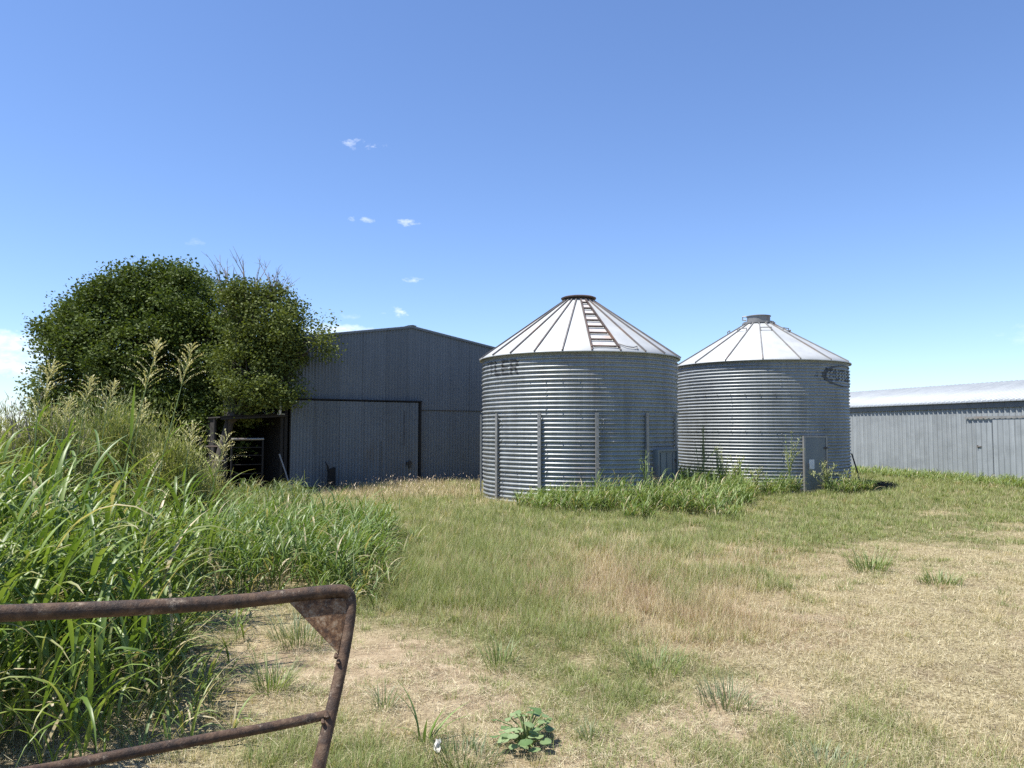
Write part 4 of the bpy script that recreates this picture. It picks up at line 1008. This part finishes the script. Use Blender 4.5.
# ------------------------------------------------------------------ broad-leaved plant in the dirt
def broadleaf(px, py, label, n=17, s=1.0):
    d = depth_of(py); b = at(px, d); b.z = float(gz(np.array([b.x]), np.array([b.y]))[0])
    root = thing('broadleaf_plant', b, label, 'plant')
    mb = MB(); VV, QQ, CC = [], [], []; nn = 0
    for k in range(n):
        a = k*2.4 + random.uniform(-.3, .3); r = s*(.03 + .19*random.random()**.7); z = s*(.19 - .45*r + random.uniform(-.09, .07))
        c = Vector((math.cos(a)*r, math.sin(a)*r, max(z, .05))); mb.tube([(0, 0, -.02), (c.x*.5, c.y*.5, c.z*.75), c], [.006, .004, .003], 5, False)
        w = s*random.uniform(.024, .052); tilt = random.uniform(.1, .6); fwd = Vector((math.cos(a)*math.cos(tilt), math.sin(a)*math.cos(tilt), -math.sin(tilt)))
        sd = Vector((-math.sin(a), math.cos(a), random.uniform(-.25, .25))).normalized(); up = fwd.cross(sd)*-1
        col = np.array([.10, .175, .055]) + (np.array([.27, .34, .17]) - np.array([.10, .175, .055]))*random.random()
        # heart outline: rows from base to tip, each left / mid / right
        rows = [(-.25, .0, .62), (-.05, .0, .95), (.3, .0, 1.0), (.65, .0, .78), (1.0, .0, .38), (1.25, .0, .03)]
        for (f, _, ww) in rows:
            m = c + fwd*(f*w) - up*(.10*w*f*f); wl = 1 + random.uniform(-.09, .09)
            VV += [m + sd*(ww*w*wl) + up*(.16*w*ww), m, m - sd*(ww*w*wl) + up*(.16*w*ww)]; CC += [col*.92, col*1.12, col*.92]
        for r_ in range(5):
            for q in range(2): i0 = nn + r_*3 + q; QQ.append((i0, i0+1, i0+4, i0+3))
        nn += 18
    mb.build('stems', M_STALK, root, True)
    mesh_np('leaves', np.array([tuple(v) for v in VV]), np.array(QQ), M_BROAD, root, np.array(CC), True)
broadleaf(527, 741, 'broad leaved green plant on the bare dirt at the bottom middle', 44, .82)

# ------------------------------------------------------------------ grass tufts one can count on the dirt
def tuft(px, py, label, h, rad, n, pal, w=.006, name='grass_tuft', cat_='grass tuft', k=5):
    d = depth_of(py); b = at(px, d); b.z = float(gz(np.array([b.x]), np.array([b.y]))[0])
    rr = rad*np.sqrt(rng.random(n)); a = U(0, 2*PI, n); P = np.stack([rr*np.cos(a), rr*np.sin(a), np.full(n, -.01)], -1)
    V, Q, C = blades(P, U(.45, 1.1, n)*h, U(.6, 1.2, n)*w, a + rng.normal(0, .5, n), U(.05, .7, n), U(.2, 1.4, n), lerp(pal[0], pal[1], rng.random(n)), k=k, across=3, prof='strap')
    o = mesh_np(name, V, Q, M_GRASS, col=C, smooth=True, loc=b); tag(o, label, cat_, 'green grass tufts on the bare ground'); return o
GT = ((.10, .15, .04), (.25, .30, .11)); BT = ((.13, .17, .08), (.28, .31, .17))
tuft(272, 690, 'large green tuft on the dirt left of the gate stile', .34, .10, 110, GT)
tuft(300, 640, 'spreading tuft under the gusset corner of the gate', .34, .22, 170, BT)
tuft(424, 738, 'upright broad bladed sprout standing alone right of the gate', .34, .03, 12, ((.12, .2, .05), (.22, .31, .09)), .018, 'grass_sprout', 'sprout', 7)
tuft(385, 705, 'small thin tuft on the dirt just right of the gate stile', .22, .06, 50, BT)
tuft(500, 660, 'tuft on the edge of the bare dirt behind the broad leaved plant', .26, .12, 90, GT)
tuft(465, 758, 'low dense tuft left of the broad leaved plant', .13, .20, 240, ((.07, .11, .035), (.15, .19, .08)), .005)
tuft(725, 700, 'spreading blue green tuft at the bottom right of the plant', .22, .16, 130, BT)
tuft(868, 568, 'isolated green tuft on the dry ground below the right bin', .36, .22, 120, GT, .010)
tuft(940, 582, 'flat green tuft on the mown straw at the far right', .22, .22, 120, GT, .010)
tuft(655, 668, 'green tuft in the dry grass straight below the left bin', .26, .18, 110, GT)
tuft(825, 762, 'pale low tuft at the bottom edge in the right corner half', .16, .18, 120, BT)
tuft(590, 735, 'thin tuft right of the broad leaved plant', .16, .05, 40, BT)
# scrap
d = depth_of(752)
sc = MB(); pts = []
for j in range(5):
    for i in range(4): pts.append((-.016 + i*.010 + random.uniform(-.006, .006), j*.010 + random.uniform(-.012, .012), .002 + j*.012 + random.uniform(-.004, .004)))
back = [(x, y+.006, z) for x, y, z in pts]
f = [(j*4+i, j*4+i+1, j*4+i+5, j*4+i+4) for j in range(4) for i in range(3)]
sc.add(pts + back, f + [tuple(20 + k for k in reversed(q)) for q in f])
o = sc.build('paper_scrap', M_PAPER, None, True); o.location = at(437, d); tag(o, 'crumpled white scrap lying in the grass near the bottom edge', 'scrap')

# ------------------------------------------------------------------ the rusty pipe gate
gate = thing('pipe_gate', (-1.2, 1.72, 0), 'old rusty pipe gate with triangular corner gusset in the foreground', 'gate')
GD = 1.74
def gp(px, py):
    d = max(1.25, 1.74 + .41*px/350) - min(.20, max(0, (py-600)*.0009)); return at(px, d, py) - Vector((-1.2, 1.72, 0))
def fine(pts, n=8):
    out = []
    for i in range(len(pts)-1):
        p0 = Vector(pts[max(i-1, 0)]); p1 = Vector(pts[i]); p2 = Vector(pts[i+1]); p3 = Vector(pts[min(i+2, len(pts)-1)])
        for k in range(n):
            t = k/n; out.append(.5*((2*p1) + (p2-p0)*t + (2*p0-5*p1+4*p2-p3)*t*t + (3*p1-p0-3*p2+p3)*t**3))
    out.append(Vector(pts[-1])); return out
topr = [gp(-420, 640), gp(-150, 621), gp(0, 613.5), gp(120, 608.5), gp(230, 602), gp(310, 593.5), gp(336, 591), gp(346, 592.5), gp(350, 600), gp(349, 622), gp(341, 668), gp(329, 722), gp(317, 775), gp(290, 900), gp(252, 1080), gp(232, 1165)]
pr = [.0190]*4 + [.0184, .0180, .0176, .0174, .0170, .0162, .0156, .0162, .0172, .0178, .0178, .0178]
rad = []
for i in range(len(pr)-1):
    for k in range(8): rad.append(pr[i] + (pr[i+1]-pr[i])*k/8)
rad.append(pr[-1])
mb = MB(); mb.tube(fine(topr), rad, 16); mb.build('frame', M_GATE, gate, True)
mb = MB(); mb.tube(fine([gp(326, 715), gp(280, 725), gp(200, 740), (gp(110, 757)), gp(30, 772), gp(-420, 850)]), .0122, 14); r1 = mb.build('rail', M_GATE, gate, True)
for (y1, x1, y0) in ((830, 305, 930), (960, 277, 1020), (1090, 249, 1110)):
    mb = MB(); mb.tube([gp(x1, y1), gp(-420, y0)], .0165, 12); mb.build('rail', M_GATE, gate, True)
mb = MB(); mb.tube([gp(-420, 640), gp(-420, 1165)], .02, 12); mb.build('stile', M_GATE, gate, True)
g0, g1, g2 = gp(288, 600), gp(351, 597), gp(339, 653)
mb = MB(); off = Vector((0, -.008, 0)); 
mb.add([g0-off, g1-off, g2-off, g0+off, g1+off, g2+off], [(0, 1, 2), (5, 4, 3), (0, 3, 4, 1), (1, 4, 5, 2), (2, 5, 3, 0)]); mb.build('gusset', M_PLATE, gate, bevel=.002)
for c, r in ((gp(328, 713), .008), (gp(324, 719), .006), (gp(337, 654), .007), (gp(339, 660), .005)):
    mb = MB(); mb.tube([c + Vector((0, -.015, -r)), c + Vector((.002, -.019, -.001)), c + Vector((0, -.015, r))], [r*.5, r, r*.4], 7); mb.build('weld', M_GATE, gate, True)

# ------------------------------------------------------------------ sky, clouds, sun
SUN_EL = A(66); SUN_AZ = math.atan2(-.96, -.27)           # azimuth from +Y towards +X
S = Vector((math.cos(SUN_EL)*math.sin(SUN_AZ), math.cos(SUN_EL)*math.cos(SUN_AZ), math.sin(SUN_EL)))
w = bpy.data.worlds.new('World'); SC.world = w; w.use_nodes = True
nt = w.node_tree; bg = nt.nodes['Background']
sky = N(nt, 'ShaderNodeTexSky', sky_type='NISHITA'); sky.sun_disc = False
sky.sun_elevation = SUN_EL; sky.sun_rotation = SUN_AZ; sky.air_density = 1.0; sky.dust_density = .15; sky.ozone_density = 2.0; sky.altitude = 300
tc = N(nt, 'ShaderNodeTexCoord'); dirv = tc.outputs['Generated']
def vdot(v, c):
    n = N(nt, 'ShaderNodeVectorMath', operation='DOT_PRODUCT'); nt.links.new(v, n.inputs[0]); n.inputs[1].default_value = c; return n.outputs['Value']
def mth(op, a, b=None, c=None, clamp=False):
    n = N(nt, 'ShaderNodeMath', operation=op); n.use_clamp = clamp
    for i, s in enumerate((a, b, c)):
        if s is None: continue
        if isinstance(s, (int, float)): n.inputs[i].default_value = s
        else: nt.links.new(s, n.inputs[i])
    return n.outputs[0]
mp = N(nt, 'ShaderNodeMapping'); mp.inputs['Scale'].default_value = (60, 60, 120); nt.links.new(dirv, mp.inputs['Vector'])
cn = noise_node(nt, 1.0, 6, mp.outputs['Vector'], .62)
total = None
for (px, py, wx, wy, st_) in ((352, 144, 13, 6.5, .70), (369, 145.5, 17, 5.5, .8), (354, 218, 9, 4, .62), (366, 220, 12, 3.4, .55), (410, 222.5, 14, 4.4, .72), (409, 279.5, 12, 4, .62), (398, 312, 13, 5.5, .85), (386, 313, 16, 3, .3), (352, 317, 14, 3.5, .25), (195, 243, 12, 5, .2),
                              (-10, 340, 62, 12, .95), (0, 362, 74, 15, .9), (20, 350, 50, 12, .9), (338, 331, 44, 8, .95), (326, 331, 20, 6, .95), (1100, 330, 90, 14, .3)):
    v = (at(px, 100, py) - Vector((0, 0, H_CAM))).normalized(); r_ = v.cross(Vector((0, 0, 1))).normalized(); u_ = r_.cross(v)
    a = mth('DIVIDE', vdot(dirv, r_), wx/F_PX*v.y); b = mth('DIVIDE', vdot(dirv, u_), wy/F_PX*v.y)
    r2 = mth('ADD', mth('MULTIPLY', a, a), mth('MULTIPLY', b, b))
    front = mth('GREATER_THAN', vdot(dirv, v), 0.2)
    m_ = mth('ADD', mth('SUBTRACT', 1.0, r2), mth('MULTIPLY', mth('SUBTRACT', cn, .585 if wx < 40 else .50), 6.0 if wx < 40 else 3.6))
    m_ = mth('MULTIPLY', mth('MULTIPLY', mth('MULTIPLY', m_, .42, clamp=True), st_), front)
    total = m_ if total is None else mth('MAXIMUM', total, m_)
SKY_STR = .090
tint = mix(nt, 1.0, sky.outputs[0], (.86, .965, 1.19), 'MULTIPLY')
skyc = mix(nt, total, tint, (8.6, 8.8, 9.2))
nt.links.new(skyc, bg.inputs['Color']); bg.inputs['Strength'].default_value = SKY_STR
sun = bpy.data.lights.new('sun', 'SUN'); sun.energy = 4.8; sun.angle = A(.53); sun.color = (1.0, .955, .88)
so = bpy.data.objects.new('sun', sun); COL.objects.link(so); so.rotation_euler = S.to_track_quat('Z', 'Y').to_euler(); so.location = S*60

# ------------------------------------------------------------------ camera and colour
cam = bpy.data.cameras.new('camera'); co = bpy.data.objects.new('camera', cam); COL.objects.link(co)
cam.sensor_width = 36; cam.lens = F_PX/1024*36; cam.clip_start = .05; cam.clip_end = 6000
co.location = (0, 0, H_CAM); co.rotation_euler = (PI/2 + PITCH, 0, 0); SC.camera = co
vs = SC.view_settings; vs.view_transform = 'Standard'; vs.look = 'None'; vs.gamma = 1; vs.use_curve_mapping = False; vs.exposure = 0.92
SC.render.engine = 'CYCLES'
SC.cycles.use_adaptive_sampling = False; SC.cycles.max_bounces = 8; SC.cycles.sample_clamp_indirect = 3.0; SC.cycles.caustics_reflective = False; SC.cycles.caustics_refractive = False; SC.cycles.transparent_max_bounces = 8
try: SC.cycles.sampling_pattern = 'BLUE_NOISE'
except Exception: pass
try: SC.cycles.use_denoising = False
except Exception: pass
